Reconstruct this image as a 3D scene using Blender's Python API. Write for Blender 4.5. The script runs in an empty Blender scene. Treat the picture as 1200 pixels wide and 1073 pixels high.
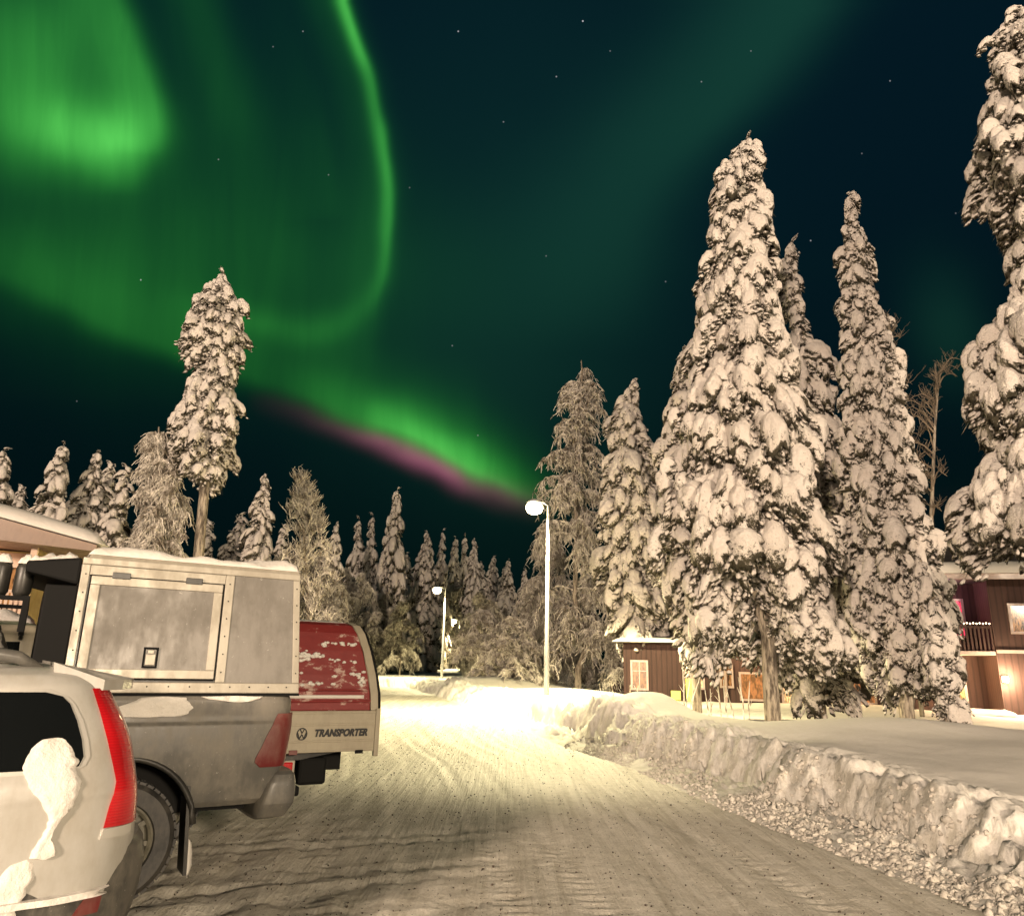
import bpy, bmesh, math, random
import numpy as np
from mathutils import Vector, Matrix

S = bpy.context.scene
COL = S.collection
rad = math.radians

# ------------------------------------------------------------------ camera
FPX, PITCH, ROLL, EYE = 870.0, rad(15.64), rad(1.4), 1.6
FW = np.array([0, math.cos(PITCH), math.sin(PITCH)])
_u0 = np.array([0, -math.sin(PITCH), math.cos(PITCH)]); _r0 = np.array([1.0, 0, 0])
RT = math.cos(ROLL) * _r0 + math.sin(ROLL) * _u0
UP = math.cos(ROLL) * _u0 - math.sin(ROLL) * _r0
cam_d = bpy.data.cameras.new('camera'); cam = bpy.data.objects.new('camera', cam_d); COL.objects.link(cam)
cam_d.sensor_fit = 'HORIZONTAL'; cam_d.sensor_width = 36; cam_d.lens = 36 * FPX / 1200
cam_d.clip_end = 2000; cam_d.clip_start = 0.05
cam.matrix_world = Matrix(((RT[0], UP[0], -FW[0], 0), (RT[1], UP[1], -FW[1], 0), (RT[2], UP[2], -FW[2], EYE), (0, 0, 0, 1)))
S.camera = cam
S.view_settings.view_transform = 'Standard'; S.view_settings.look = 'None'
S.view_settings.exposure = 0.0; S.view_settings.gamma = 1.0
S.render.engine = 'CYCLES'
S.cycles.max_bounces = 5; S.cycles.diffuse_bounces = 2; S.cycles.glossy_bounces = 3; S.cycles.transmission_bounces = 4
S.cycles.use_denoising = True


def ray(x, y):
    return FW + RT * ((x - 600) / FPX) + UP * ((536.5 - y) / FPX)


def at(x, y, Y):
    d = ray(x, y)
    return d * (Y / d[1]) + np.array([0, 0, EYE])


def gz(x, y, z=0.0):
    d = ray(x, y)
    return d * ((z - EYE) / d[2]) + np.array([0, 0, EYE])


# ------------------------------------------------------------------ node helper
class NT:
    def __init__(s, tree):
        s.t = tree; s.n = tree.nodes; s.l = tree.links

    def new(s, typ, **kw):
        n = s.n.new(typ)
        for k, v in kw.items():
            setattr(n, k, v)
        return n

    def put(s, sock, v):
        if isinstance(v, bpy.types.NodeSocket):
            s.l.new(v, sock)
        elif v is not None:
            sock.default_value = v

    def m(s, op, a, b=None, c=None, clamp=False):
        n = s.new('ShaderNodeMath', operation=op); n.use_clamp = clamp
        s.put(n.inputs[0], a); s.put(n.inputs[1], b)
        if c is not None: s.put(n.inputs[2], c)
        return n.outputs[0]

    def dot(s, a, v):
        n = s.new('ShaderNodeVectorMath', operation='DOT_PRODUCT'); s.put(n.inputs[0], a); s.put(n.inputs[1], v)
        return n.outputs['Value']

    def xyz(s, a, b, c=0.0):
        n = s.new('ShaderNodeCombineXYZ'); s.put(n.inputs[0], a); s.put(n.inputs[1], b); s.put(n.inputs[2], c)
        return n.outputs[0]

    def curve(s, v, pts):
        n = s.new('ShaderNodeFloatCurve'); c = n.mapping.curves[0]
        pts = sorted(pts)
        while len(c.points) < len(pts): c.points.new(0.5, 0.5)
        for p, (x, y) in zip(c.points, pts):
            p.location = (x, y); p.handle_type = 'AUTO_CLAMPED'
        n.mapping.extend = 'HORIZONTAL'; n.mapping.update()
        s.put(n.inputs['Value'], v)
        return n.outputs[0]

    def noise(s, vec, scale, detail=3.0, rough=0.55, dist=0.0):
        n = s.new('ShaderNodeTexNoise'); s.put(n.inputs['Vector'], vec)
        n.inputs['Scale'].default_value = scale; n.inputs['Detail'].default_value = detail
        n.inputs['Roughness'].default_value = rough; n.inputs['Distortion'].default_value = dist
        return n.outputs['Fac']

    def mix(s, f, a, b):
        n = s.new('ShaderNodeMix', data_type='RGBA'); s.put(n.inputs[0], f)
        s.put(n.inputs[6], a if isinstance(a, bpy.types.NodeSocket) else (*a, 1.0))
        s.put(n.inputs[7], b if isinstance(b, bpy.types.NodeSocket) else (*b, 1.0))
        return n.outputs[2]

    def ramp(s, f, lo, hi):
        n = s.new('ShaderNodeMapRange'); n.interpolation_type = 'SMOOTHSTEP'
        s.put(n.inputs[0], f); n.inputs[1].default_value = lo; n.inputs[2].default_value = hi
        return n.outputs[0]

    def mapped(s, vec, scale=(1, 1, 1), rot=(0, 0, 0)):
        n = s.new('ShaderNodeMapping'); s.put(n.inputs[0], vec)
        n.inputs['Scale'].default_value = scale; n.inputs['Rotation'].default_value = rot
        return n.outputs[0]


# ------------------------------------------------------------------ world: night sky with northern lights
W = bpy.data.worlds.new('World'); S.world = W; W.use_nodes = True
W.node_tree.nodes.clear()
N = NT(W.node_tree)
D = N.new('ShaderNodeTexCoord').outputs['Generated']
fa = N.m('MAXIMUM', N.dot(D, tuple(FW)), 0.08)
warp = N.m('MULTIPLY', N.m('SUBTRACT', N.noise(D, 3.2, 3), 0.5), 0.03)
warp2 = N.m('MULTIPLY', N.m('SUBTRACT', N.noise(N.mapped(D, (1.3, 1.1, 1.7)), 4.7, 2), 0.5), 0.03)
K = FPX / 1200.0
# sky chart: U to the east and V downwards, in units of 1200 chart steps
U0 = N.m('MULTIPLY_ADD', N.m('DIVIDE', N.dot(D, tuple(RT)), fa), K, 0.5)
V0 = N.m('MULTIPLY_ADD', N.m('DIVIDE', N.dot(D, tuple(UP)), fa), -K, 536.5 / 1200)
U = N.m('ADD', U0, warp); V = N.m('ADD', V0, warp2)
front = N.ramp(N.dot(D, tuple(FW)), 0.1, 0.4)


def curtain(along, across, centre, wlo, whi, inten, scale=1.0):
    """soft band: 'across' follows centre(along); widths below / above; intensity(along)"""
    g = 1 / 1200.0
    c = N.curve(along, [(a * g, b * g) for a, b in centre])
    d = N.m('SUBTRACT', across, c)
    lo = N.m('DIVIDE', N.m('MINIMUM', d, 0.0), wlo * g)
    hi = N.m('DIVIDE', N.m('MAXIMUM', d, 0.0), whi * g)
    s_ = N.m('ADD', lo, hi)
    e = N.m('EXPONENT', N.m('MULTIPLY', N.m('MULTIPLY', s_, s_), -1.0))
    i = N.curve(along, [(a * g, b) for a, b in inten])
    return N.m('MULTIPLY', N.m('MULTIPLY', e, i), scale)


def dab(x, y, rx, ry, k, rot=0.0):
    g = 1 / 1200.0
    du = N.m('SUBTRACT', U, x * g); dv = N.m('SUBTRACT', V, y * g)
    cs, sn = math.cos(rot), math.sin(rot)
    a = N.m('MULTIPLY', N.m('ADD', N.m('MULTIPLY', du, cs), N.m('MULTIPLY', dv, sn)), 1 / (rx * g))
    b = N.m('MULTIPLY', N.m('SUBTRACT', N.m('MULTIPLY', dv, cs), N.m('MULTIPLY', du, sn)), 1 / (ry * g))
    return N.m('MULTIPLY', N.m('EXPONENT', N.m('MULTIPLY', N.m('ADD', N.m('MULTIPLY', a, a), N.m('MULTIPLY', b, b)), -1.0)), k)


greens = [
    curtain(V, U, [(0, 403), (60, 424), (120, 441), (180, 451), (250, 457), (320, 452), (365, 436)], 11, 7,
            [(0, .9), (60, .8), (120, .55), (170, .7), (230, .62), (300, .4), (340, .15), (380, 0)], .30),
    curtain(V, U, [(0, 398), (120, 436), (250, 452), (330, 445), (400, 425)], 45, 18,
            [(0, .8), (150, .6), (250, .7), (350, .6), (440, 0)], .085),
    curtain(U, V, [(200, 350), (300, 372), (360, 384), (400, 378), (440, 345), (470, 310)], 22, 22,
            [(180, 0), (260, .5), (350, 1), (400, .8), (445, .45), (475, 0)], .075),
    curtain(U, V, [(0, 318), (100, 362), (200, 398), (300, 436), (400, 478), (500, 525), (570, 556), (640, 585)], 62, 19,
            [(0, .22), (100, .36), (200, .36), (300, .34), (370, .42), (450, .7), (520, .85), (570, .6), (620, .25), (660, 0)], .25),
    curtain(U, V, [(350, 455), (450, 492), (540, 540), (640, 590)], 30, 13,
            [(330, 0), (420, .5), (500, .9), (560, .8), (620, .35), (660, 0)], .16),
    curtain(V, U, [(0, 138), (60, 158), (100, 172), (150, 180), (190, 168), (220, 150)], 50, 20,
            [(0, .7), (60, .8), (110, .9), (160, .8), (190, .4), (230, 0)], .22),
    dab(105, 160, 75, 42, .20), dab(30, 60, 95, 110, .22), dab(20, 150, 80, 60, .10), dab(130, 185, 45, 35, .10),
    dab(190, 230, 210, 170, .06), dab(330, 330, 200, 90, .05), dab(80, 300, 170, 80, .05),
    curtain(V, U, [(0, 235), (100, 265), (200, 300), (300, 330)], 40, 35, [(0, .8), (100, .7), (200, .3), (300, .2), (380, 0)], .075),
    curtain(V, U, [(0, 320), (120, 360), (230, 385)], 40, 20, [(0, .3), (120, .4), (200, .7), (260, 0)], .035),
]
teals = [
    curtain(V, U, [(0, 935), (100, 860), (200, 765), (300, 715), (400, 700)], 120, 60, [(0, 1), (100, .9), (200, .7), (300, .5), (420, 0)], .034),
    dab(1110, 385, 45, 70, .018, -0.3), dab(560, 420, 170, 160, .012), dab(620, 250, 200, 330, .008),
]
pinks = curtain(U, V, [(270, 460), (350, 483), (420, 507), (480, 535), (540, 562), (620, 588)], 14, 13,
                [(290, 0), (350, .10), (400, .30), (445, .75), (500, 1), (545, .6), (600, .3), (650, 0)], .24)


def total(ls):
    a = ls[0]
    for b in ls[1:]: a = N.m('ADD', a, b)
    return a


streak = N.m('MULTIPLY_ADD', N.noise(N.mapped(N.xyz(U, V), (22, 3.2, 1), (0, 0, 0.28)), 1.0, 4, .6, .5), 0.5, 0.75)
G = N.m('MULTIPLY', N.m('MULTIPLY', total(greens), streak), front)
T = N.m('MULTIPLY', total(teals), front)
PK = N.m('MULTIPLY', N.m('MULTIPLY', pinks, front), N.m('MULTIPLY_ADD', N.noise(D, 9.0, 4), 1.2, 0.35))


def scaled(col, f):
    n = N.new('ShaderNodeVectorMath', operation='SCALE'); n.inputs[0].default_value = col; N.put(n.inputs['Scale'], f)
    return n.outputs[0]


def vadd(a, b):
    n = N.new('ShaderNodeVectorMath', operation='ADD'); N.put(n.inputs[0], a); N.put(n.inputs[1], b)
    return n.outputs[0]


up = N.m('MAXIMUM', N.dot(D, (0, 0, 1)), 0.0)
basef = N.ramp(up, 0.0, 0.75)
base = N.mix(basef, (0.0007, 0.0048, 0.0052), (0.0012, 0.0095, 0.0165))
G = N.m('MULTIPLY', G, N.m('MULTIPLY_ADD', G, 2.2, 0.55))
sky = vadd(base, scaled((0.060, 0.80, 0.066), G))
hot = N.m('MULTIPLY', N.m('MULTIPLY', G, G), 0.45)
sky = vadd(sky, scaled((0.35, 0.6, 0.25), hot))
sky = vadd(sky, scaled((0.15, 1.0, 0.48), T))
sky = vadd(sky, scaled((1.0, 0.20, 0.46), PK))
UVV = N.xyz(U0, V0)
for x, y, b in ((683, 25, .9), (537, 37, .6), (652, 90, .4), (165, 328, .5), (950, 282, .4), (256, 187, .25), (530, 405, .22), (385, 205, .2),
                (822, 96, .3), (715, 60, .2), (1043, 95, .35), (590, 143, .25), (780, 330, .2), (1010, 180, .2), (320, 55, .2), (355, 37, .3),
                (640, 300, .18), (880, 60, .22), (1120, 250, .2), (480, 220, .15), (560, 510, .2), (90, 470, .15)):
    n = N.new('ShaderNodeVectorMath', operation='DISTANCE'); N.put(n.inputs[0], UVV); n.inputs[1].default_value = (x / 1200, y / 1200, 0)
    st = N.m('MULTIPLY', N.m('SUBTRACT', 1.0, N.m('MULTIPLY', n.outputs['Value'], 1200 / 1.25), clamp=True), b)
    sky = vadd(sky, scaled((1.0, 0.95, 1.0), st))
bg = N.new('ShaderNodeBackground'); N.put(bg.inputs[0], sky); bg.inputs[1].default_value = 1.0
N.l.new(bg.outputs[0], N.new('ShaderNodeOutputWorld').inputs[0])


# ------------------------------------------------------------------ materials
def material(name, col=(.5, .5, .5), rough=.6, metal=0.0, build=None, emit=None, coat=0.0, spec=None):
    m = bpy.data.materials.new(name); m.use_nodes = True
    p = m.node_tree.nodes['Principled BSDF']
    p.inputs['Base Color'].default_value = (*col, 1); p.inputs['Roughness'].default_value = rough; p.inputs['Metallic'].default_value = metal
    p.inputs['Coat Weight'].default_value = coat
    if spec is not None: p.inputs['Specular IOR Level'].default_value = spec
    if emit:
        p.inputs['Emission Color'].default_value = (*emit[0], 1); p.inputs['Emission Strength'].default_value = emit[1]
    if build: build(NT(m.node_tree), p)
    return m


def bump(n, p, h, strength=.5, dist=.02):
    b = n.new('ShaderNodeBump'); b.inputs['Strength'].default_value = strength; b.inputs['Distance'].default_value = dist
    n.put(b.inputs['Height'], h); n.put(p.inputs['Normal'], b.outputs[0])


def ocoord(n):
    return n.new('ShaderNodeTexCoord').outputs['Object']


def b_snow(n, p):
    o = ocoord(n)
    a = n.noise(o, 1.3, 4); b = n.noise(o, 22, 5, .7)
    n.put(p.inputs['Base Color'], n.mix(n.m('MULTIPLY_ADD', b, .5, n.m('MULTIPLY', a, .5)), (.66, .61, .52), (.86, .83, .78)))
    h = n.m('ADD', n.m('MULTIPLY', n.noise(o, 60, 4, .7), .35), n.m('MULTIPLY', n.noise(o, 9, 5, .65), 1.0))
    bump(n, p, h, .55, .03)


def b_crumb(n, p):
    o = ocoord(n)
    n.put(p.inputs['Base Color'], n.mix(n.noise(o, 9, 4, .7), (.44, .40, .32), (.78, .74, .66)))
    bump(n, p, n.noise(o, 70, 3, .7), .8, .02)


def b_lens(n, p):
    o = ocoord(n)
    w = n.new('ShaderNodeTexWave'); n.put(w.inputs['Vector'], o); w.bands_direction = 'Z'; w.inputs['Scale'].default_value = 26.0; w.inputs['Distortion'].default_value = .3
    w2 = n.new('ShaderNodeTexWave'); n.put(w2.inputs['Vector'], o); w2.bands_direction = 'Z'; w2.inputs['Scale'].default_value = 1.1
    f = n.m('MULTIPLY', n.m('MULTIPLY_ADD', w2.outputs['Fac'], .35, .65), n.m('MULTIPLY_ADD', w.outputs['Fac'], .25, .75))
    n.put(p.inputs['Base Color'], n.mix(f, (.20, .004, .006), (.62, .012, .016)))
    bump(n, p, w.outputs['Fac'], .3, .004)


def b_ground(n, p):
    o = ocoord(n)
    sep = n.new('ShaderNodeSeparateXYZ'); n.put(sep.inputs[0], o)
    at_ = n.new('ShaderNodeAttribute'); at_.attribute_name = 'cutface'
    wall = at_.outputs['Fac']
    b = n.noise(o, 14, 6, .72)
    clean = n.mix(b, (.74, .70, .60), (.86, .83, .77))
    dirt = n.noise(n.mapped(o, (5, 5, 3.2)), 1.0, 6, .75)
    dirty = n.mix(n.ramp(dirt, .38, .60), (.50, .47, .39), (.76, .73, .65))
    n.put(p.inputs['Base Color'], n.mix(wall, clean, dirty))
    fine = n.noise(o, 55, 5, .75)
    groove = n.noise(n.mapped(o, (11, 11, 6)), 1.0, 6, .75)
    h = n.m('ADD', n.m('MULTIPLY', fine, .25), n.m('MULTIPLY', n.m('MULTIPLY', groove, wall), 1.5))
    h = n.m('ADD', h, n.m('MULTIPLY', n.noise(o, 3.0, 3), .8))
    bump(n, p, h, .7, .03)


def b_road(n, p):
    o = ocoord(n)
    rot = (0, 0, rad(-10.5))
    lon = n.mapped(o, (5.5, .22, 1), rot)
    a = n.noise(lon, 1.0, 5, .62, .6); c = n.noise(n.mapped(o, (16, .6, 1), rot), 1.0, 4, .6, .4)
    b = n.noise(o, 6.0, 6, .7); g = n.noise(o, 46, 5, .75)
    f = n.m('ADD', n.m('ADD', n.m('MULTIPLY', a, .35), n.m('MULTIPLY', b, .25)), n.m('ADD', n.m('MULTIPLY', c, .2), n.m('MULTIPLY', g, .3)))
    col = n.mix(n.ramp(f, .40, .66), (.50, .455, .355), (.88, .83, .71))
    vo = n.new('ShaderNodeTexVoronoi'); n.put(vo.inputs['Vector'], o); vo.inputs['Scale'].default_value = 13.0
    rnd = n.new('ShaderNodeSeparateColor'); n.put(rnd.inputs[0], vo.outputs['Color'])
    dens = n.ramp(n.noise(n.mapped(o, (1.6, .25, 1), rot), 1.0, 3), .38, .62)
    thr = n.m('MULTIPLY', n.m('GREATER_THAN', n.m('MULTIPLY', rnd.outputs[0], n.m('MULTIPLY_ADD', dens, .75, .35)), .42), n.m('MULTIPLY_ADD', rnd.outputs[1], .08, .04))
    speck = n.m('LESS_THAN', vo.outputs['Distance'], thr)
    vo2 = n.new('ShaderNodeTexVoronoi'); n.put(vo2.inputs['Vector'], o); vo2.inputs['Scale'].default_value = 34.0
    r2 = n.new('ShaderNodeSeparateColor'); n.put(r2.inputs[0], vo2.outputs['Color'])
    sp2 = n.m('LESS_THAN', vo2.outputs['Distance'], n.m('MULTIPLY', n.m('GREATER_THAN', r2.outputs[0], .72), .22))
    col = n.mix(n.m('MULTIPLY', sp2, .45), col, (.13, .105, .07))
    n.put(p.inputs['Base Color'], n.mix(n.m('MULTIPLY', speck, .78), col, (.07, .055, .035)))
    p.inputs['Roughness'].default_value = .62
    h = n.m('ADD', n.m('MULTIPLY', c, 1.0), n.m('ADD', n.m('MULTIPLY', g, .55), n.m('MULTIPLY', speck, .25)))
    h = n.m('ADD', h, n.m('MULTIPLY', b, .9))
    bump(n, p, h, .8, .028)


def b_treesnow(n, p):
    o = ocoord(n)
    ge = n.new('ShaderNodeNewGeometry')
    nz = n.dot(ge.outputs['Normal'], (0, 0, 1))
    a = n.noise(o, 7.0, 5, .7); b = n.noise(o, 26, 4, .7)
    nn = n.m('ADD', nz, n.m('MULTIPLY', n.m('SUBTRACT', a, .5), 2.1))
    f = n.ramp(n.m('ADD', nn, n.m('MULTIPLY', n.m('SUBTRACT', b, .5), 1.1)), -.50, -.10)
    snow = n.mix(n.noise(o, 2.1, 3), (.78, .69, .60), (.90, .85, .78))
    twig = n.mix(b, (.02, .021, .010), (.11, .09, .055))
    n.put(p.inputs['Base Color'], n.mix(f, twig, snow))
    p.inputs['Roughness'].default_value = .85
    bump(n, p, n.m('ADD', n.m('MULTIPLY', a, 1.3), n.m('MULTIPLY', b, .6)), .9, .10)


def b_needle(n, p):
    o = ocoord(n)
    n.put(p.inputs['Base Color'], n.mix(n.ramp(n.noise(o, 5, 3), .42, .66), (.022, .028, .012), (.30, .25, .18)))


def b_frost(n, p):
    o = ocoord(n)
    n.put(p.inputs['Base Color'], n.mix(n.ramp(n.noise(o, 2.2, 4, .7), .34, .60), (.20, .165, .12), (.82, .76, .66)))


def b_bark(n, p):
    o = ocoord(n)
    n.put(p.inputs['Base Color'], n.mix(n.ramp(n.noise(n.mapped(o, (7, 7, 1.3)), 1.5, 5, .7), .35, .65), (.07, .055, .04), (.42, .36, .28)))
    bump(n, p, n.noise(n.mapped(o, (14, 14, 3)), 1.5, 4), .8, .04)


def b_paint(col, dirt, amount=.5, snow=0.0, sc=1.0):
    def f(n, p):
        o = ocoord(n)
        a = n.noise(o, 2.2 * sc, 6, .65); b = n.noise(n.mapped(o, (1, 1, .35)), 13 * sc, 5, .7)
        f_ = n.m('MULTIPLY', n.ramp(n.m('ADD', n.m('MULTIPLY', a, .6), n.m('MULTIPLY', b, .4)), .38, .66), amount)
        c = n.mix(f_, col, dirt)
        if snow:
            vo = n.noise(o, 38, 3, .8)
            c = n.mix(n.m('MULTIPLY', n.ramp(vo, .66, .72), snow), c, (.75, .72, .66))
        n.put(p.inputs['Base Color'], c)
        n.put(p.inputs['Roughness'], n.m('MULTIPLY_ADD', f_, .4, .32))
        bump(n, p, b, .12, .004)
    return f


def b_cover(n, p):
    o = ocoord(n)
    a = n.noise(n.mapped(o, (1, 1, 2.2)), 3.2, 6, .7); b = n.noise(n.mapped(o, (1, 1, 1.6)), 9, 5, .7)
    f = n.ramp(n.m('ADD', n.m('MULTIPLY', a, .55), n.m('MULTIPLY', b, .45)), .53, .60)
    n.put(p.inputs['Base Color'], n.mix(n.m('MULTIPLY', f, .75), n.mix(b, (.15, .010, .010), (.26, .028, .024)), (.62, .48, .40)))
    bump(n, p, n.m('ADD', f, b), .3, .01)


def b_wood(col, col2, width=.14, ax=0):
    def f(n, p):
        o = ocoord(n)
        sep = n.new('ShaderNodeSeparateXYZ'); n.put(sep.inputs[0], o)
        w = n.m('FRACT', n.m('DIVIDE', sep.outputs[ax], width))
        g = n.m('LESS_THAN', w, .28)
        nz = n.noise(n.mapped(o, (4, 4, .6)), 2, 4)
        cc = n.mix(n.m('MULTIPLY', nz, .9), col, col2)
        n.put(p.inputs['Base Color'], n.mix(n.m('MULTIPLY', g, .45), cc, tuple(.35 * q for q in col)))
        bump(n, p, n.m('MULTIPLY', g, 1.0), 1.0, .04)
    return f


M = {}
M['snow'] = material('snow', rough=.75, build=b_snow)
M['crumb'] = material('snow_crumbs', rough=.8, build=b_crumb)
M['ground'] = material('snow_field', rough=.8, build=b_ground)
M['road'] = material('packed_snow_road', build=b_road)
M['treesnow'] = material('snow_on_branches', build=b_treesnow)
M['needle'] = material('needles', rough=.8, build=b_needle)
M['frost'] = material('frosted_twigs', rough=.8, build=b_frost)
M['twig'] = material('bare_twigs', (.20, .155, .11), .8)
M['bark'] = material('bark', rough=.9, build=b_bark)
M['white'] = material('car_white', rough=.35, coat=.5, build=b_paint((.44, .43, .39), (.30, .27, .21), .6))
M['cladding'] = material('grey_cladding', rough=.7, build=b_paint((.045, .044, .040), (.22, .20, .16), .6, .5, 2))
M['truck'] = material('dirty_grey_paint', rough=.4, build=b_paint((.105, .102, .092), (.23, .21, .17), .8, .4))
M['truckdark'] = material('dark_plastic', rough=.6, build=b_paint((.022, .022, .02), (.10, .09, .07), .45))
M['alu'] = material('aluminium_frame', rough=.5, metal=.15, build=b_paint((.40, .37, .30), (.26, .23, .175), .65, .15))
M['panel'] = material('grey_panel', rough=.5, build=b_paint((.205, .19, .165), (.14, .13, .11), .85, .3))
M['black'] = material('black_trim', (.007, .007, .0065), .7, spec=.15)
M['glass'] = material('dark_glass', (.006, .007, .007), .06, spec=.7)
M['chrome'] = material('chrome', (.62, .60, .54), .25, .35)
M['red'] = material('red_lens', (.50, .008, .010), .22, coat=.8, build=b_lens)
M['reddull'] = material('dusty_red_lens', rough=.4, build=b_paint((.13, .008, .009), (.22, .12, .095), .7))
M['tyre'] = material('tyre_rubber', rough=.85, build=b_paint((.018, .018, .017), (.09, .08, .065), .6, .0, 3))
M['rim'] = material('rim_dirty_alloy', rough=.5, build=b_paint((.10, .095, .07), (.22, .2, .15), .6, 0, 3))
M['cover'] = material('red_cover', rough=.6, build=b_cover)
M['beige'] = material('beige_paint', rough=.5, build=b_paint((.40, .355, .26), (.26, .225, .16), .6, .15))
M['letter'] = material('black_letters', (.02, .02, .02), .6)
M['pole'] = material('galvanised_pole', (.34, .34, .33), .5, .2)
M['lens'] = material('lamp_lens', (.9, .9, .8), .3, emit=((1.0, .86, .45), 60.0))
M['brown'] = material('brown_board_wall', rough=.85, build=b_wood((.036, .016, .012), (.07, .033, .026), .22))
M['browny'] = material('brown_board_wall_end', rough=.85, build=b_wood((.050, .022, .017), (.095, .045, .036), .20, 1))
M['ltrim'] = material('pale_trim', rough=.7, build=b_paint((.36, .27, .24), (.26, .19, .16), .5))
M['yellow'] = material('yellow_boards', rough=.8, build=b_paint((.36, .26, .09), (.28, .19, .07), .5))
M['pink'] = material('pale_pink_boards', rough=.8, build=b_paint((.48, .33, .24), (.38, .26, .18), .5))
def b_lit(col, k):
    def f(n, p):
        o = ocoord(n); a = n.noise(n.mapped(o, (3.2, 3.2, 1.2)), 1.6, 3, .7)
        p.inputs['Emission Color'].default_value = (*col, 1)
        n.put(p.inputs['Emission Strength'], n.m('MULTIPLY', n.m('MULTIPLY_ADD', n.ramp(a, .40, .60), 1.0, .10), k))
    return f


M['redglow'] = material('window_red_light', (.1, .01, .02), .4, build=b_lit((1.0, .05, .12), 1.6))
M['orange'] = material('window_orange_light', (.1, .05, .02), .3, build=b_lit((1.0, .34, .10), .45))
M['dimor'] = material('window_dim_light', (.012, .010, .008), .08, build=b_lit((1.0, .40, .12), .50))
M['cream'] = material('window_cream_light', (.3, .2, .1), .4, build=b_lit((1.0, .60, .27), 1.5))
M['screen'] = material('window_cool_light', (.4, .4, .5), .5, emit=((.85, .85, 1.0), 1.6))
M['yellowlit'] = material('yellow_lit_sign', (.5, .5, .1), .5, emit=((.85, .78, .10), 1.0))
M['bulb'] = material('bulb', (1, .9, .8), .4, emit=((1.0, .72, .42), 25.0))
M['fairy'] = material('fairy_bulb', (1, .9, .8), .4, emit=((1.0, .70, .45), 6.0))
M['darkroof'] = material('roof_edge', rough=.9, build=b_paint((.05, .04, .035), (.12, .1, .08), .6))


def b_dim(n, p):
    n.put(p.inputs['Base Color'], n.mix(n.noise(ocoord(n), 1.5, 3), (.70, .66, .60), (.84, .80, .75)))


# ------------------------------------------------------------------ object helpers
def link(name, me, mats, parent=None, smooth=False):
    o = bpy.data.objects.new(name, me)
    for m in (mats if isinstance(mats, (list, tuple)) else [mats]): me.materials.append(m)
    COL.objects.link(o)
    if parent is not None: o.parent = parent
    if smooth: me.shade_smooth()
    return o


def thing(name, label, cat, loc=(0, 0, 0), rz=0.0, group=None):
    o = bpy.data.objects.new(name, None); COL.objects.link(o); o.empty_display_size = .2
    o.location = loc; o.rotation_euler = (0, 0, rz)
    return tag(o, label, cat, group)


def tag(o, label, cat, group=None):
    o['label'] = label; o['category'] = cat
    if group: o['group'] = group
    return o


def raw(verts, groups):
    """mesh from a vertex array and a list of (k x n) index arrays"""
    me = bpy.data.meshes.new('m')
    verts = np.asarray(verts, dtype=np.float32)
    me.vertices.add(len(verts)); me.vertices.foreach_set('co', verts.ravel())
    groups = [np.asarray(g, dtype=np.int32) for g in groups if len(g)]
    nl = sum(g.size for g in groups); nf = sum(len(g) for g in groups)
    me.loops.add(nl); me.loops.foreach_set('vertex_index', np.concatenate([g.ravel() for g in groups]))
    st = []; off = 0
    for g in groups:
        st.append(off + np.arange(len(g)) * g.shape[1]); off += g.size
    me.polygons.add(nf); me.polygons.foreach_set('loop_start', np.concatenate(st).astype(np.int32))
    me.update(calc_edges=True); me.validate()
    return me


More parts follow.
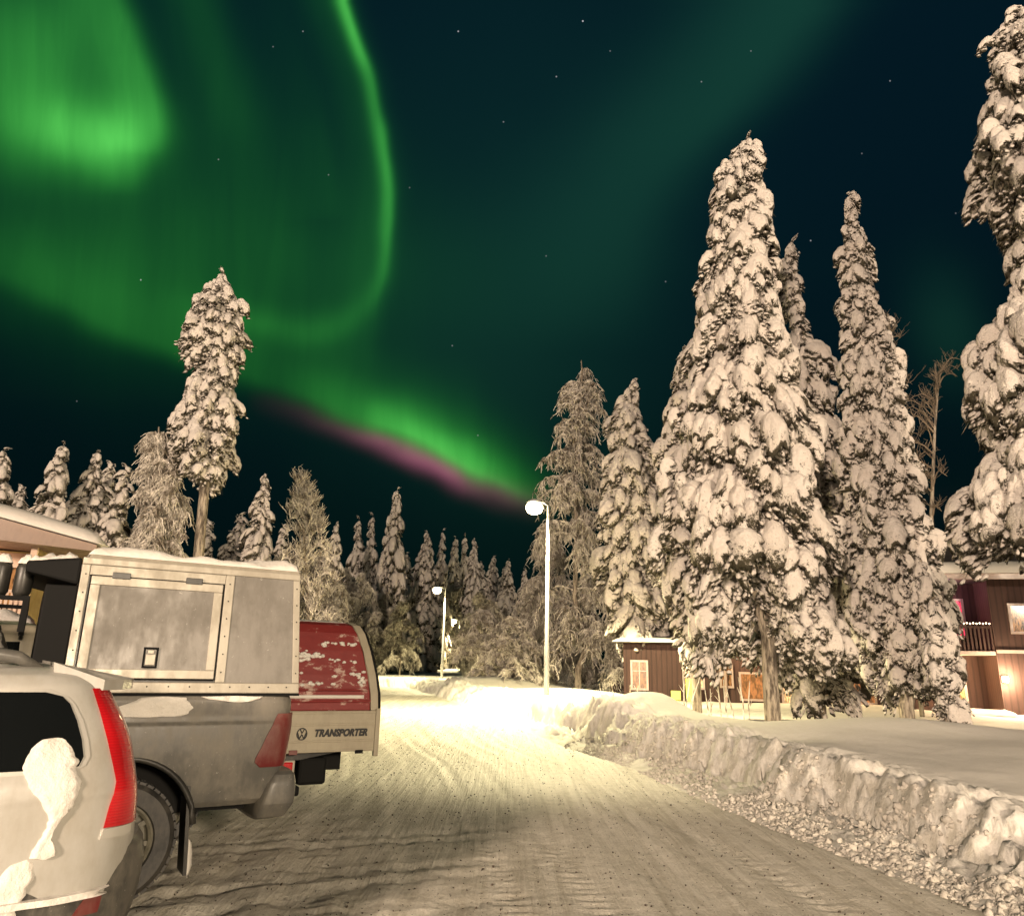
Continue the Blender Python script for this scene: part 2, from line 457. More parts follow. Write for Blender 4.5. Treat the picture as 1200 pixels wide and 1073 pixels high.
class MB:
    """collects simple solids into ONE mesh"""
    def __init__(s): s.v = []; s.f = []

    def hexa(s, c):
        """8 corners: bottom 4 ccw, top 4 ccw"""
        b = len(s.v); s.v += [tuple(p) for p in c]
        for q in ((3, 2, 1, 0), (4, 5, 6, 7), (0, 1, 5, 4), (1, 2, 6, 5), (2, 3, 7, 6), (3, 0, 4, 7)): s.f.append([b + i for i in q])
        return s

    def box(s, x0, x1, y0, y1, z0, z1):
        return s.hexa([(x0, y0, z0), (x1, y0, z0), (x1, y1, z0), (x0, y1, z0), (x0, y0, z1), (x1, y0, z1), (x1, y1, z1), (x0, y1, z1)])

    def tube(s, pts, r, n=10, caps=True):
        pts = [np.array(p, float) for p in pts]
        rs = r if isinstance(r, (list, tuple)) else [r] * len(pts)
        rings = []
        for i, p in enumerate(pts):
            t = pts[min(i + 1, len(pts) - 1)] - pts[max(i - 1, 0)]; t /= np.linalg.norm(t) + 1e-9
            a = np.cross(t, (0, 0, 1)) if abs(t[2]) < .95 else np.cross(t, (0, 1, 0)); a /= np.linalg.norm(a); c = np.cross(t, a)
            b = len(s.v); rings.append(b)
            for k in range(n):
                w = 2 * math.pi * k / n; s.v.append(tuple(p + rs[i] * (a * math.cos(w) + c * math.sin(w))))
        for a, b in zip(rings, rings[1:]):
            for k in range(n): s.f.append([a + k, a + (k + 1) % n, b + (k + 1) % n, b + k])
        if caps: s.f.append([rings[0] + k for k in range(n)][::-1]); s.f.append([rings[-1] + k for k in range(n)])
        return s

    def lathe(s, c, prof, n=32, axis='y', caps=True):
        """prof: (radius, offset along axis)"""
        rings = []
        for r, h in prof:
            b = len(s.v); rings.append(b)
            for k in range(n):
                w = 2 * math.pi * k / n
                p = (r * math.cos(w), h, r * math.sin(w)) if axis == 'y' else (r * math.cos(w), r * math.sin(w), h)
                s.v.append((c[0] + p[0], c[1] + p[1], c[2] + p[2]))
        for a, b in zip(rings, rings[1:]):
            for k in range(n): s.f.append([a + k, a + (k + 1) % n, b + (k + 1) % n, b + k])
        if caps: s.f.append([rings[0] + k for k in range(n)][::-1]); s.f.append([rings[-1] + k for k in range(n)])
        return s

    def build(s, name, mat, parent=None, bevel=0.0, smooth=False, seg=2):
        me = bpy.data.meshes.new(name); me.from_pydata(s.v, [], s.f); me.update()
        bm = bmesh.new(); bm.from_mesh(me); bmesh.ops.recalc_face_normals(bm, faces=bm.faces); bm.to_mesh(me); bm.free()
        o = link(name, me, mat, parent, smooth)
        if bevel:
            md = o.modifiers.new('b', 'BEVEL'); md.width = bevel; md.segments = seg; md.limit_method = 'ANGLE'; md.angle_limit = rad(35)
        return o


# ------------------------------------------------------------------ numpy value noise
def _h(a, b, c, s):
    n = (a * 374761393 + b * 668265263 + c * 2147483647 + s * 1274126177) & 0xFFFFFFFF
    n = ((n ^ (n >> 13)) * 1274126177) & 0xFFFFFFFF
    n = ((n ^ (n >> 16)) * 2246822519) & 0xFFFFFFFF
    return ((n ^ (n >> 15)) & 0xFFFFFF) / float(0xFFFFFF)


def vn(x, y, z=0.0, s=0):
    x, y, z = np.broadcast_arrays(np.asarray(x, float), np.asarray(y, float), np.asarray(z, float))
    xi, yi, zi = (np.floor(q).astype(np.int64) for q in (x, y, z))
    fx, fy, fz = x - xi, y - yi, z - zi
    fx, fy, fz = (q * q * (3 - 2 * q) for q in (fx, fy, fz))
    r = 0
    for dx in (0, 1):
        for dy in (0, 1):
            for dz in (0, 1):
                w = (fx if dx else 1 - fx) * (fy if dy else 1 - fy) * (fz if dz else 1 - fz)
                r = r + w * _h(xi + dx, yi + dy, zi + dz, s)
    return r * 2 - 1


def fbm(x, y, z=0.0, s=0, o=4):
    r = 0; a = .5; f = 1.0
    for i in range(o):
        r = r + a * vn(np.asarray(x) * f, np.asarray(y) * f, np.asarray(z) * f, s + i); a *= .55; f *= 2.03
    return r


# ------------------------------------------------------------------ terrain
fp = [gz(*q) for q in ((1153, 1070), (990, 1003), (827, 937), (733, 899), (654, 873), (590, 846), (540, 826), (508, 815))]
fY = np.array([p[1] for p in fp]); fX = np.array([p[0] for p in fp])


def foot(Y):
    Y = np.asarray(Y, float)
    r = np.interp(Y, fY, fX)
    r = np.where(Y < fY[0], fX[0] + (fY[0] - Y) * .178, r)
    return np.where(Y > fY[-1], fX[-1] - (Y - fY[-1]) * .25, r)


POLE1 = gz(640, 830)[:2]; POLE2 = gz(517, 803)[:2]; POLE3 = gz(536, 793)[:2]
mounds = []                                                        # x, y, rx, ry, height above the plateau
for px, py, Y, rx, ry, k in ((762, 806, 18.5, 1.5, 1.5, 1), (1050, 838, 13.6, 2.4, 1.5, 1), (578, 792, 43.0, 3.0, 3.5, 1), (662, 806, 32.5, 2.4, 2.6, 1),
                             (700, 826, 22.5, 1.6, 2.2, 1), (1195, 872, 11.5, 2.2, 1.6, 1), (880, 840, 16.5, 2.2, 1.8, 1)):
    p = at(px, py, Y); mounds.append((p[0], p[1], rx, ry, p[2]))


def sdist(X, Y):
    a = X - foot(Y)
    far = 53.5 + 0.12 * (X + 10) + .5 * vn(X * .3, 0, 0, 5)
    return np.maximum(np.maximum(a, Y - far), np.where(Y > 11, -X - 9.5 - .12 * (Y - 10), -X - 40))


def plateau(X, Y):
    d = np.hypot(X - 4, Y - 12)
    h = .50 + .05 * fbm(X * .35, Y * .35, 0, 11, 3) + .05 * vn(X * .9, Y * .9, 0, 12) + .012 * vn(X * 3.1, Y * 2.3, 0, 13) + .10 * vn(X * .22, Y * .22, 0, 4)
    h = h - .30 * np.clip((Y - 16) / 8, 0, 1) * np.clip((X - 3) / 3, 0, 1)
    h = h + .02 * np.clip(X - 4, 0, 6) + .05 * np.clip((Y - 8) / 5, 0, 1) - .13 * np.clip((9.5 - Y) / 3, 0, 1)
    for mx, my, rx, ry, hz in mounds:
        g = np.exp(-(((X - mx) / rx) ** 2 + ((Y - my) / ry) ** 2))
        h = h * (1 - g) + max(hz, .2) * g
    yc = 14.4 + 5.5 * np.clip((5.2 - X) / 2.0, 0, 1) + .5 * vn(X * .5, 0, 0, 8)
    b = np.clip((Y - yc) / 2.2, 0, 1); b = b * b * (3 - 2 * b) * np.clip((X - 2.6) / 1.2, 0, 1)
    b = b * np.clip((30 - Y) / 8, 0, 1) + np.clip((Y - 22) / 8, 0, 1) * 0
    return h * (1 - b) + .02 * b


def height(X, Y, sd=None):
    X = np.asarray(X, float); Y = np.asarray(Y, float)
    if sd is None: sd = sdist(X, Y)
    n1 = vn(X * 1.1, Y * 1.1, 0, 21); n2 = vn(X * 4.2, Y * 4.2, 0, 22); n3 = vn(X * 11, Y * 11, 0, 23); n4 = vn(X * 26, Y * 26, 0, 24)
    rg = 1 - np.abs(vn(X * 1.2 + Y * 3.1, Y * 1.1 - X, 0, 26)) * 2.2
    sc = sd + .20 * n1 + .07 * n2 + .045 * n3 + .035 * n4 + .06 * rg * np.clip(1.6 - sd, 0, 1)
    near = np.clip((34 - Y) / 10, 0, 1)
    rub = np.clip(sd / .95, 0, 1)
    w0 = .88 * near + .2 * (1 - near); w1 = 1.42 * near + 1.7 * (1 - near)
    st = np.clip((sc - w0) / (w1 - w0), 0, 1); st = np.sin(st * np.pi / 2) ** .8
    n5 = vn(X * 17, Y * 17, 0, 27)
    base = rub * .09 + rub * (.045 * n3 + .05 * n2 + (.060 * n4 + .045 * n5) * np.clip((15 - Y) / 5, 0, 1)) * (1 - st)
    top = plateau(X, Y) + st * (.05 * n2 + .035 * n3 + .022 * n4 + .014 * n5) * np.clip(1 - (sd - 1.7) / .5, 0, 1)
    lip = .05 * np.exp(-((sd - 1.25) / .3) ** 2)
    mess = np.clip((Y - 13) / 6, 0, 1) * np.clip(1 - (sd - .2) / 2.6, 0, 1) * np.clip(sd * 2, 0, 1)
    h = base * (1 - st) + (top + lip) * st + mess * (.16 * n1 + .13 * n2 + .04 * n3 * np.clip((24 - Y) / 6, 0, 1))
    t = X - foot(Y)
    road = .010 * vn(t * 5.5, Y * .12, 0, 31) + .007 * vn(t * 13, Y * .25, 0, 32) + .004 * n4 + .022 * vn(X * .3, Y * .3, 0, 33)
    lot = np.clip((-t - 3.2) / 1.5, 0, 1) * np.clip((10 - Y) / 3, 0, 1)
    w_ = -.485 * X + .875 * Y; a_ = .875 * X + .485 * Y
    tr = 0
    for w0, sg in ((6.15, .10), (5.78, .10), (5.05, .09), (4.6, .09), (7.7, .10), (7.3, .1)):
        tr = tr + np.exp(-((w_ - w0 - .25 * np.sin(a_ * .8 + w0)) / sg) ** 2) * (-.020 + .012 * np.sign(np.sin(a_ * 46)))
    tr = tr * np.clip((.6 - X) / 1.2, 0, 1)
    for t0 in (-1.15, -2.65, -3.2, -4.6):
        tr = tr + np.exp(-((t - t0 - .12 * np.sin(Y * .35 + t0)) / .10) ** 2) * (-.014 + .006 * np.sign(np.sin(Y * 40)))
    road = road + tr
    road = road + lot * (.012 * n3 + .012 * n2 + .012 * vn((X * .5 - Y) * 8, (X + .5 * Y) * .6, 0, 41))
    bl = np.clip(sd / .12, 0, 1)
    back = np.clip((Y - 70) / 60, 0, 1) * .8
    return road * (1 - bl) + h * bl + back * bl


def gh(x, y): return float(height(np.array([x]), np.array([y]))[0])


def make_ground():
    ys = [1.2]
    while ys[-1] < 62: ys.append(ys[-1] * 1.0062 + .004)
    while ys[-1] < 700: ys.append(ys[-1] * 1.08)
    pre = [-80, -50, -30, -18, -10, -6, -3, -1, 0, .4, .7, 1.0]
    ys = np.array(pre + ys)
    ts = list(np.arange(-.4, 2.2, .033))
    a = [-.4]
    while a[-1] > -12: a.append(a[-1] - .05 - .004 * abs(a[-1]))
    while a[-1] > -600: a.append(a[-1] * 1.2)
    b = [2.2]
    while b[-1] < 26: b.append(b[-1] + .06 + .012 * b[-1])
    while b[-1] < 600: b.append(b[-1] * 1.2)
    ts = np.array(sorted(set(a[1:] + ts + b)))
    T_, Yg = np.meshgrid(ts, ys)
    X = foot(np.clip(Yg, 1, 60)) + T_
    Z = height(X, Yg)
    ny, nx = X.shape
    v = np.stack([X, Yg, Z], -1).reshape(-1, 3)
    idx = np.arange(ny * nx).reshape(ny, nx)
    q = np.stack([idx[:-1, :-1], idx[:-1, 1:], idx[1:, 1:], idx[1:, :-1]], -1).reshape(-1, 4)
    sd = sdist(X, Yg)
    sdf = (sd[:-1, :-1] + sd[1:, 1:]).reshape(-1) / 2
    gx, gy = np.gradient(Z, axis=1) / np.maximum(np.gradient(X, axis=1), 1e-4), 0
    near = np.clip((26 - Yg) / 12, 0, 1)
    cut = np.clip((np.abs(gx) - .22) / .7, 0, 1) * near * (sd > -.05) * (sd < 2.2)
    rubb = .55 * np.clip(sd / .1, 0, 1) * np.clip((1.0 - sd) / .2, 0, 1) * near
    cut = np.maximum(cut, rubb).reshape(-1)

    def sub(mask, name, mat):
        f = q[mask]; used, inv = np.unique(f, return_inverse=True)
        me = raw(v[used], [inv.reshape(f.shape)])
        at_ = me.attributes.new('cutface', 'FLOAT', 'POINT'); at_.data.foreach_set('value', cut[used].astype(np.float32))
        o = link(name, me, mat, None, True); o['kind'] = 'structure'
    sub(sdf < .02, 'road', M['road']); sub(sdf >= .02, 'snow_ground', M['ground'])


make_ground()


def ico(sub=1):
    bm = bmesh.new(); bmesh.ops.create_icosphere(bm, subdivisions=sub, radius=1)
    v = np.array([p.co[:] for p in bm.verts]); f = np.array([[p.index for p in g.verts] for g in bm.faces]); bm.free()
    return v, f


def scatter(name, pos, size, mat, seed, sub=1, flat=.7, label=None, cat=None):
    rng = np.random.default_rng(seed); bv, bf = ico(sub); n = len(pos)
    j = 1 + rng.uniform(-.42, .42, (n, len(bv), 1))
    v = bv[None] * j * size[:, None, None] * rng.uniform(.45, 1.5, (n, 1, 3)) * np.array([1, 1, flat])
    q = rng.normal(size=(n, 4)); q /= np.linalg.norm(q, axis=1)[:, None]; qw, qx, qy, qz = q.T
    Rq = np.stack([1 - 2 * (qy * qy + qz * qz), 2 * (qx * qy - qw * qz), 2 * (qx * qz + qw * qy), 2 * (qx * qy + qw * qz), 1 - 2 * (qx * qx + qz * qz), 2 * (qy * qz - qw * qx),
                   2 * (qx * qz - qw * qy), 2 * (qy * qz + qw * qx), 1 - 2 * (qx * qx + qy * qy)], 1).reshape(n, 3, 3)
    v = np.einsum('nij,nkj->nki', Rq, v)
    a = rng.uniform(0, 6.28, n); c, s = np.cos(a), np.sin(a)
    R = np.zeros((n, 3, 3)); R[:, 0, 0] = c; R[:, 0, 1] = -s; R[:, 1, 0] = s; R[:, 1, 1] = c; R[:, 2, 2] = 1
    v = np.einsum('nij,nkj->nki', R, v) + pos[:, None, :]
    f = (bf[None] + (np.arange(n) * len(bv))[:, None, None]).reshape(-1, 3)
    o = link(name, raw(v.reshape(-1, 3), [f]), mat); o['kind'] = 'stuff'
    tag(o, label, cat)
    return o


rng = np.random.default_rng(3)
n = 20000
Y = 4.6 + 12.5 * rng.random(n) ** 1.3; t = np.clip(np.abs(rng.normal(.45, .32, n)), .0, 1.15)
X = foot(Y) + t; z = height(X, Y)
sz = .008 + .034 * rng.random(n) ** 3.5
keep = vn(X * 2.6, Y * 1.6, 0, 7) + rng.uniform(-.9, .7, n) > 0
rub = scatter('snow_rubble', np.stack([X, Y, z - sz * .1], -1)[keep], sz[keep], M['crumb'], 4, 2, .9,
        'broken snow crumbs and clods strewn along the foot of the ploughed bank', 'snow')
rub.data.shade_smooth()
n = 6000
Y = 3.5 + 22 * rng.random(n) ** 1.5; t = -rng.random(n) * 6.5 - .05
X = foot(Y) + t
sz = .0035 + .0062 * rng.random(n) ** 2
scatter('road_grit', np.stack([X, Y, height(X, Y) + sz * .3], -1), sz, material('grit', (.07, .055, .04), .9), 5, 1, .7,
        'dark gritting stones strewn over the packed snow road', 'grit')


# ------------------------------------------------------------------ street lamps
def make_street_lamp(base, top, arm, label, energy, cut=69.5, col=(1.0, .85, .48), r=(.078, .042), soft=.12, sgn=1):
    H = top[2] - base[2]
    t = thing('street_lamp', label, 'street lamp', tuple(base), 0, 'lit street lamps beside the road')
    MB().tube([(0, 0, -.3), (0, 0, 2.2), (0, 0, 2.25), (0, 0, H)], [r[0] * 1.25, r[0] * 1.2, r[0], r[1]], 16).build('pole', M['pole'], t, smooth=True)
    MB().tube([(0, 0, H - .02), (-arm * .35, 0, H + .10), (-arm, 0, H + .13)], r[1] * .7, 8).build('arm', M['pole'], t, smooth=True)
    hd = MB(); hd.lathe((-arm, 0, H + .1), [(.05, .12), (.16, .10), (.26, .03), (.27, -.02), (.20, -.03)], 20, 'z').build('lamp_head', M['pole'], t, smooth=True)
    MB().lathe((-arm, 0, H + .06), [(.22, .0), (.30, -.08), (.32, -.20), (.25, -.34), (.08, -.42)], 20, 'z').build('lamp_lens', M['lens'], t, smooth=True)  # lens made oversize so its shape stands in for the lamp's glow
    L = bpy.data.lights.new('lamp_light', 'SPOT'); L.energy = energy; L.color = col; L.spot_size = rad(2 * cut); L.spot_blend = .10
    L.shadow_soft_size = soft
    lo = bpy.data.objects.new('lamp_light', L); COL.objects.link(lo); lo.parent = t; lo.location = (-arm, 0, H - .42)
    return t


b1 = gz(640, 830, .2); t1 = at(643.5, 592, b1[1])
make_street_lamp((b1[0], b1[1], .1), (t1[0], 0, t1[2]), .52, 'tall lit street lamp at the snowbank in front of the frosted birch, nearest and brightest', 14000)
b2 = gz(517, 803, .1); t2 = at(523, 690, b2[1])
make_street_lamp((b2[0], b2[1], .1), (t2[0], 0, t2[2]), .65, 'lit street lamp at the end of the road, second brightest, before the dense spruces', 9000)
b3 = gz(536, 793, .1); t3 = at(538, 727, b3[1])
make_street_lamp((b3[0], b3[1], .1), (t3[0], 0, t3[2]), .75, 'small distant lit street lamp, farthest of the three', 9000, r=(.12, .08))

# flood lights behind the photographer: left lights trees and cars, right is added fill
def yard_light(loc, aim, energy, col, size, soft, label):
    t = thing('floodlight_mast', label, 'floodlight', (loc[0], loc[1], 0))
    MB().tube([(0, 0, 0), (0, 0, loc[2])], [.12, .07], 12).build('pole', M['pole'], t, smooth=True)
    d = Vector(aim) - Vector(loc); d.normalize()
    hb = MB().box(-.22, .22, -.16, .16, -.10, .0).build('lamp_head', M['pole'], t, bevel=.02)
    hb.location = (0, 0, loc[2]); hb.rotation_euler = d.to_track_quat('Z', 'Y').to_euler()
    MB().box(-.19, .19, -.13, .13, .002, .012).build('lamp_lens', M['lens'], hb)
    L = bpy.data.lights.new('lamp_light', 'SPOT'); L.energy = energy; L.color = col; L.spot_size = rad(size); L.spot_blend = .6; L.shadow_soft_size = soft
    lo = bpy.data.objects.new('lamp_light', L); COL.objects.link(lo); lo.parent = t
    lo.location = Vector((0, 0, loc[2])) + d * .1; lo.rotation_euler = (-d).to_track_quat('Z', 'Y').to_euler()


yard_light((-27, -57, 15.5), (3, 24, 6.0), 285000, (1.0, .77, .59), 70, 4.5, 'yard floodlight on a tall mast behind the viewer, left')
yard_light((30, -50, 13), (2, 22, 4.0), 150000, (1.0, .80, .58), 80, 3.0, 'added fill floodlight on a mast behind the viewer, right')  # unseen fill lamp, added to lift the shaded foreground
#PART2
# ------------------------------------------------------------------ vehicles
class Surf:
    """body skin: levels (z, x_rear, x_front, half_width), superellipse in plan"""
    def __init__(s, lv, n=6.0, sub=5):
        lv = np.array(lv, float); s.n = n
        # smooth resampling (Catmull-Rom on the level table)
        out = []
        for i in range(len(lv) - 1):
            p0, p1, p2, p3 = lv[max(i - 1, 0)], lv[i], lv[i + 1], lv[min(i + 2, len(lv) - 1)]
            for k in range(sub):
                t = k / sub
                q = p1 + (p2 - p1) * t
                c = .5 * (2 * p1 + (p2 - p0) * t + (2 * p0 - 5 * p1 + 4 * p2 - p3) * t * t + (3 * p1 - p0 - 3 * p2 + p3) * t ** 3)
                r = q * .45 + c * .55; r[0] = q[0]; out.append(r)
        out.append(lv[-1]); s.lv = np.array(out)

    def prm(s, z):
        return [np.interp(z, s.lv[:, 0], s.lv[:, k]) for k in (1, 2, 3)]

    def pt(s, th, z, off=0.0):
        """th 0 = rear centre, pi/2 = left side, pi = front"""
        xr, xf, w = s.prm(z); xc, hl = (xr + xf) / 2, (xf - xr) / 2
        w = w + off; hl = hl + off
        c, sn = math.cos(th), math.sin(th)
        e = 2 / s.n
        return (xc - hl * math.copysign(abs(c) ** e, c), w * math.copysign(abs(sn) ** e, sn), z)

    def th(s, x, z):
        xr, xf, w = s.prm(z); xc, hl = (xr + xf) / 2, (xf - xr) / 2
        u = max(-1, min(1, (xc - x) / hl))
        return math.acos(math.copysign(abs(u) ** (s.n / 2), u))

    def body(s, name, mat, parent, n=120, z0=None, z1=None, off=0.0):
        zs = [z for z in s.lv[:, 0] if (z0 is None or z >= z0 - 1e-6) and (z1 is None or z <= z1 + 1e-6)]
        v = []; f = []
        ths = []
        for k in range(n):
            a = 2 * math.pi * k / n
            q = (a % (math.pi / 2)) / (math.pi / 2); base = a - q * math.pi / 2
            q = .5 - .5 * math.cos(q * math.pi)
            # bunch samples at the corners
            q2 = .5 + math.copysign(abs(2 * q - 1) ** 1.0, 2 * q - 1) / 2
            ths.append(base + q2 * math.pi / 2)
        for z in zs:
            for a in ths: v.append(s.pt(a, z, off))
        for i in range(len(zs) - 1):
            for k in range(n): f.append([i * n + k, i * n + (k + 1) % n, (i + 1) * n + (k + 1) % n, (i + 1) * n + k])
        f.append(list(range(n))[::-1]); f.append([(len(zs) - 1) * n + k for k in range(n)])
        me = bpy.data.meshes.new(name); me.from_pydata(v, [], f); me.update()
        bm = bmesh.new(); bm.from_mesh(me); bmesh.ops.recalc_face_normals(bm, faces=bm.faces); bm.to_mesh(me); bm.free()
        o = link(name, me, mat, parent, True)
        md = o.modifiers.new('e', 'EDGE_SPLIT'); md.split_angle = rad(42)
        return o

    def strip(s, name, mat, parent, rows, m=12, off=.004, thick=.012, wrap=None, side=1, bulge=0.0, rough=0.0, seed=0, sub=4):
        """rows: (z, x_a, x_b) ; x_b may be ('t', theta). Patch that follows the skin, standing 'off' proud."""
        R_ = []
        for i in range(len(rows) - 1):
            for k in range(sub):
                t = k / sub; a, b = rows[i], rows[i + 1]
                R_.append(tuple(a[j] + (b[j] - a[j]) * t for j in range(3)))
        R_.append(tuple(rows[-1]))
        v = []; f = []
        for ri, (z, xa, xb) in enumerate(R_):
            if rough:
                xa = xa + .05 * float(fbm(z * 9, 1.5, 0, seed, 2)) + .02 * float(fbm(z * 40, 3.5, 0, seed, 2)); xb = xb + .05 * float(fbm(z * 9, 7.5, 0, seed, 2)) + .02 * float(fbm(z * 40, 9.5, 0, seed, 2)) if not isinstance(xb, tuple) else xb
                if ri in (0, len(R_) - 1): xa, xb = (xa * .6 + xb * .4), (xa * .4 + xb * .6)
            ta = s.th(xa, z) if not wrap or wrap[0] == 'b' else xa
            tb = s.th(xb, z) if not wrap else xb
            for k in range(m + 1):
                u = k / m
                if wrap is None: th_ = s.th(xa + (xb - xa) * u, z)
                else: th_ = ta + (tb - ta) * u
                e = 1 - abs(2 * u - 1) ** 3
                o_ = off + bulge * e
                zz = z
                if rough:
                    pp = s.pt(th_, z, 0); q = float(fbm(pp[0] * 7, pp[2] * 7, 0, seed, 4)); q2 = float(fbm(pp[0] * 22, pp[2] * 22, 0, seed + 3, 2))
                    o_ += rough * (.55 + q + .25 * q2) * min(1, e * 1.5)
                p = s.pt(th_, zz, o_); v.append((p[0], p[1] * side, p[2]))
        nr = len(R_)
        back = len(v)
        for i, (z, xa, xb) in enumerate(R_):
            for k in range(m + 1):
                p = v[i * (m + 1) + k]; v.append((p[0], p[1] - side * (thick + off), p[2]))
        w_ = m + 1
        for i in range(nr - 1):
            for k in range(m):
                a = i * w_ + k; q = [a, a + 1, a + 1 + w_, a + w_]
                f.append(q); f.append([back + j for j in q[::-1]])
        ring = [k for k in range(m)] + [i * w_ + m for i in range(nr - 1)] + [(nr - 1) * w_ + k for k in range(m, 0, -1)] + [i * w_ for i in range(nr - 1, 0, -1)]
        for a, b in zip(ring, ring[1:] + ring[:1]): f.append([b, a, back + a, back + b])
        me = bpy.data.meshes.new(name); me.from_pydata(v, [], f); me.update()
        bm = bmesh.new(); bm.from_mesh(me); bmesh.ops.recalc_face_normals(bm, faces=bm.faces); bm.to_mesh(me); bm.free()
        o = link(name, me, mat, parent, True)
        md = o.modifiers.new('e', 'EDGE_SPLIT'); md.split_angle = rad(50)
        return o


def cut(o, holes):
    """cut wheel housings (x, z, radius, y0, y1) into a body; the housing walls are black"""
    for md in list(o.modifiers): o.modifiers.remove(md)
    cs = []
    for (x, z, r_, y0, y1) in holes:
        c = MB().lathe((x, 0, z), [(r_, y0), (r_, y1)], 56).build('cutter', M['black'])
        md = o.modifiers.new('cut', 'BOOLEAN'); md.object = c; md.operation = 'DIFFERENCE'; md.solver = 'EXACT'; md.material_mode = 'TRANSFER'; cs.append(c)
        if o.parent: c.matrix_world = o.parent.matrix_world.copy(); c.parent = o.parent; c.matrix_parent_inverse.identity(); c.location = (0, 0, 0); c.rotation_euler = (0, 0, 0)
    bpy.context.view_layer.update()
    me = bpy.data.meshes.new_from_object(o.evaluated_get(bpy.context.evaluated_depsgraph_get()))
    o.modifiers.clear(); o.data = me
    for c in cs: bpy.data.objects.remove(c)
    md = o.modifiers.new('e', 'EDGE_SPLIT'); md.split_angle = rad(30)


def wheel(parent, x, y, R_, width, spokes=6, side=1):
    """wheel > tyre, rim ; outer face towards side"""
    w = bpy.data.objects.new('wheel', None); COL.objects.link(w); w.parent = parent; w.location = (x, y, R_); w.empty_display_size = .1
    h = width / 2; s = side
    tb = MB(); prof = [(R_ * .62, -h * .8), (R_ * .66, -h), (R_ * .9, -h * 1.02), (R_ * .985, -h * .86), (R_, -h * .5), (R_, h * .5), (R_ * .985, h * .86),
                       (R_ * .9, h * 1.02), (R_ * .66, h), (R_ * .62, h * .8)]
    tb.lathe((0, 0, 0), [(r, q * s) for r, q in prof], 48, 'y', False)
    for k in range(44):                                            # tread blocks
        a = 2 * math.pi * k / 44
        for q, da in ((-.72, 0), (-.25, .07), (.25, 0), (.72, .07)):
            c, sn = math.cos(a + da), math.sin(a + da); e = .012; r0, r1 = R_ * .975, R_ * 1.018; hw = h * .21; u = .045 * .5 * R_ / .39 * 1.0
            P = []
            for rr in (r0, r1):
                for (du, dq) in ((-u, -hw), (u, -hw), (u, hw), (-u, hw)):
                    P.append((c * rr - sn * du, q * h + dq, sn * rr + c * du))
            tb.hexa(P)
    tb.build('tyre', M['tyre'], w)
    rb = MB(); rb.lathe((0, 0, 0), [(R_ * .60, s * h * -.7), (R_ * .645, s * h * .86), (R_ * .60, s * h * .90), (R_ * .56, s * h * .80), (R_ * .54, s * h * .35), (R_ * .52, s * h * .3)], 40)
    rb.lathe((0, 0, 0), [(R_ * .17, s * h * .3), (R_ * .17, s * h * .74), (R_ * .13, s * h * .82), (R_ * .02, s * h * .83)], 20)
    for k in range(spokes):
        a = 2 * math.pi * k / spokes + .3
        for da in (-.11, .11):
            c, sn = math.cos(a + da), math.sin(a + da); c2, s2 = math.cos(a + da * 1.8), math.sin(a + da * 1.8)
            P = []
            for yy in (s * h * .42, s * h * .72):
                for (rr, cc, ss, u) in ((R_ * .12, c, sn, -.014), (R_ * .56, c2, s2, -.016), (R_ * .56, c2, s2, .016), (R_ * .12, c, sn, .014)):
                    P.append((cc * rr - ss * u, yy, ss * rr + cc * u))
            rb.hexa(P)
    rb.build('rim', M['rim'], w)
    return w


def snow_slab(name, parent, fn, nu, nv, thick, seed, ragged=.25):
    """lumpy snow lying on a surface: fn(u,v)->point and up normal"""
    v = []; f = []
    for i in range(nv + 1):
        for k in range(nu + 1):
            u, w = k / nu, i / nv
            p, nrm = fn(u, w)
            e = min(u, 1 - u) * nu / 3.0; e2 = min(w, 1 - w) * nv / 3.0
            ed = max(0.0, min(1.0, min(e, e2) - 0)) ** .5
            q = float(fbm(u * 5 + seed, w * 5, 0, seed, 4))
            hh = thick * ed * max(.12, 1 + q * 1.2 * ragged * 2)
            v.append(tuple(np.array(p) + np.array(nrm) * hh))
    w_ = nu + 1
    for i in range(nv):
        for k in range(nu): a = i * w_ + k; f.append([a, a + 1, a + 1 + w_, a + w_])
    # underside
    b = len(v)
    for i in range(nv + 1):
        for k in range(nu + 1):
            p, nrm = fn(k / nu, i / nv); v.append(tuple(np.array(p) - np.array(nrm) * .004))
    for i in range(nv):
        for k in range(nu): a = b + i * w_ + k; f.append([a + w_, a + 1 + w_, a + 1, a])
    ring = [k for k in range(nu)] + [i * w_ + nu for i in range(nv)] + [nv * w_ + k for k in range(nu, 0, -1)] + [i * w_ for i in range(nv, 0, -1)]
    for a, c in zip(ring, ring[1:] + ring[:1]): f.append([c, a, b + a, b + c])
    me = bpy.data.meshes.new(name); me.from_pydata(v, [], f); me.update()
    bm = bmesh.new(); bm.from_mesh(me); bmesh.ops.recalc_face_normals(bm, faces=bm.faces); bm.to_mesh(me); bm.free()
    return link(name, me, M['snow'], parent, True)


def car_frame(corner, head, lx, ly):
    """origin so that local (lx, ly) meets world corner; heading = forward direction angle below -x"""
    f = np.array([-math.cos(head), -math.sin(head)]); l = np.array([math.sin(head), -math.cos(head)])
    return np.array(corner) - lx * f - ly * l, math.atan2(f[1], f[0])


def side_xz(px, py, o, rz, yl):
    """where the sight line of a feature meets the upright plane y = yl of a vehicle: gives (x, z) along its side"""
    d = ray(px, py); c, s_ = math.cos(rz), math.sin(rz)
    l = np.array([-s_, c]); f = np.array([c, s_])
    k = (yl + o @ l) / (d[0] * l[0] + d[1] * l[1])
    p = d * k + np.array([0, 0, EYE])
    return float((p[:2] - o) @ f), float(p[2])


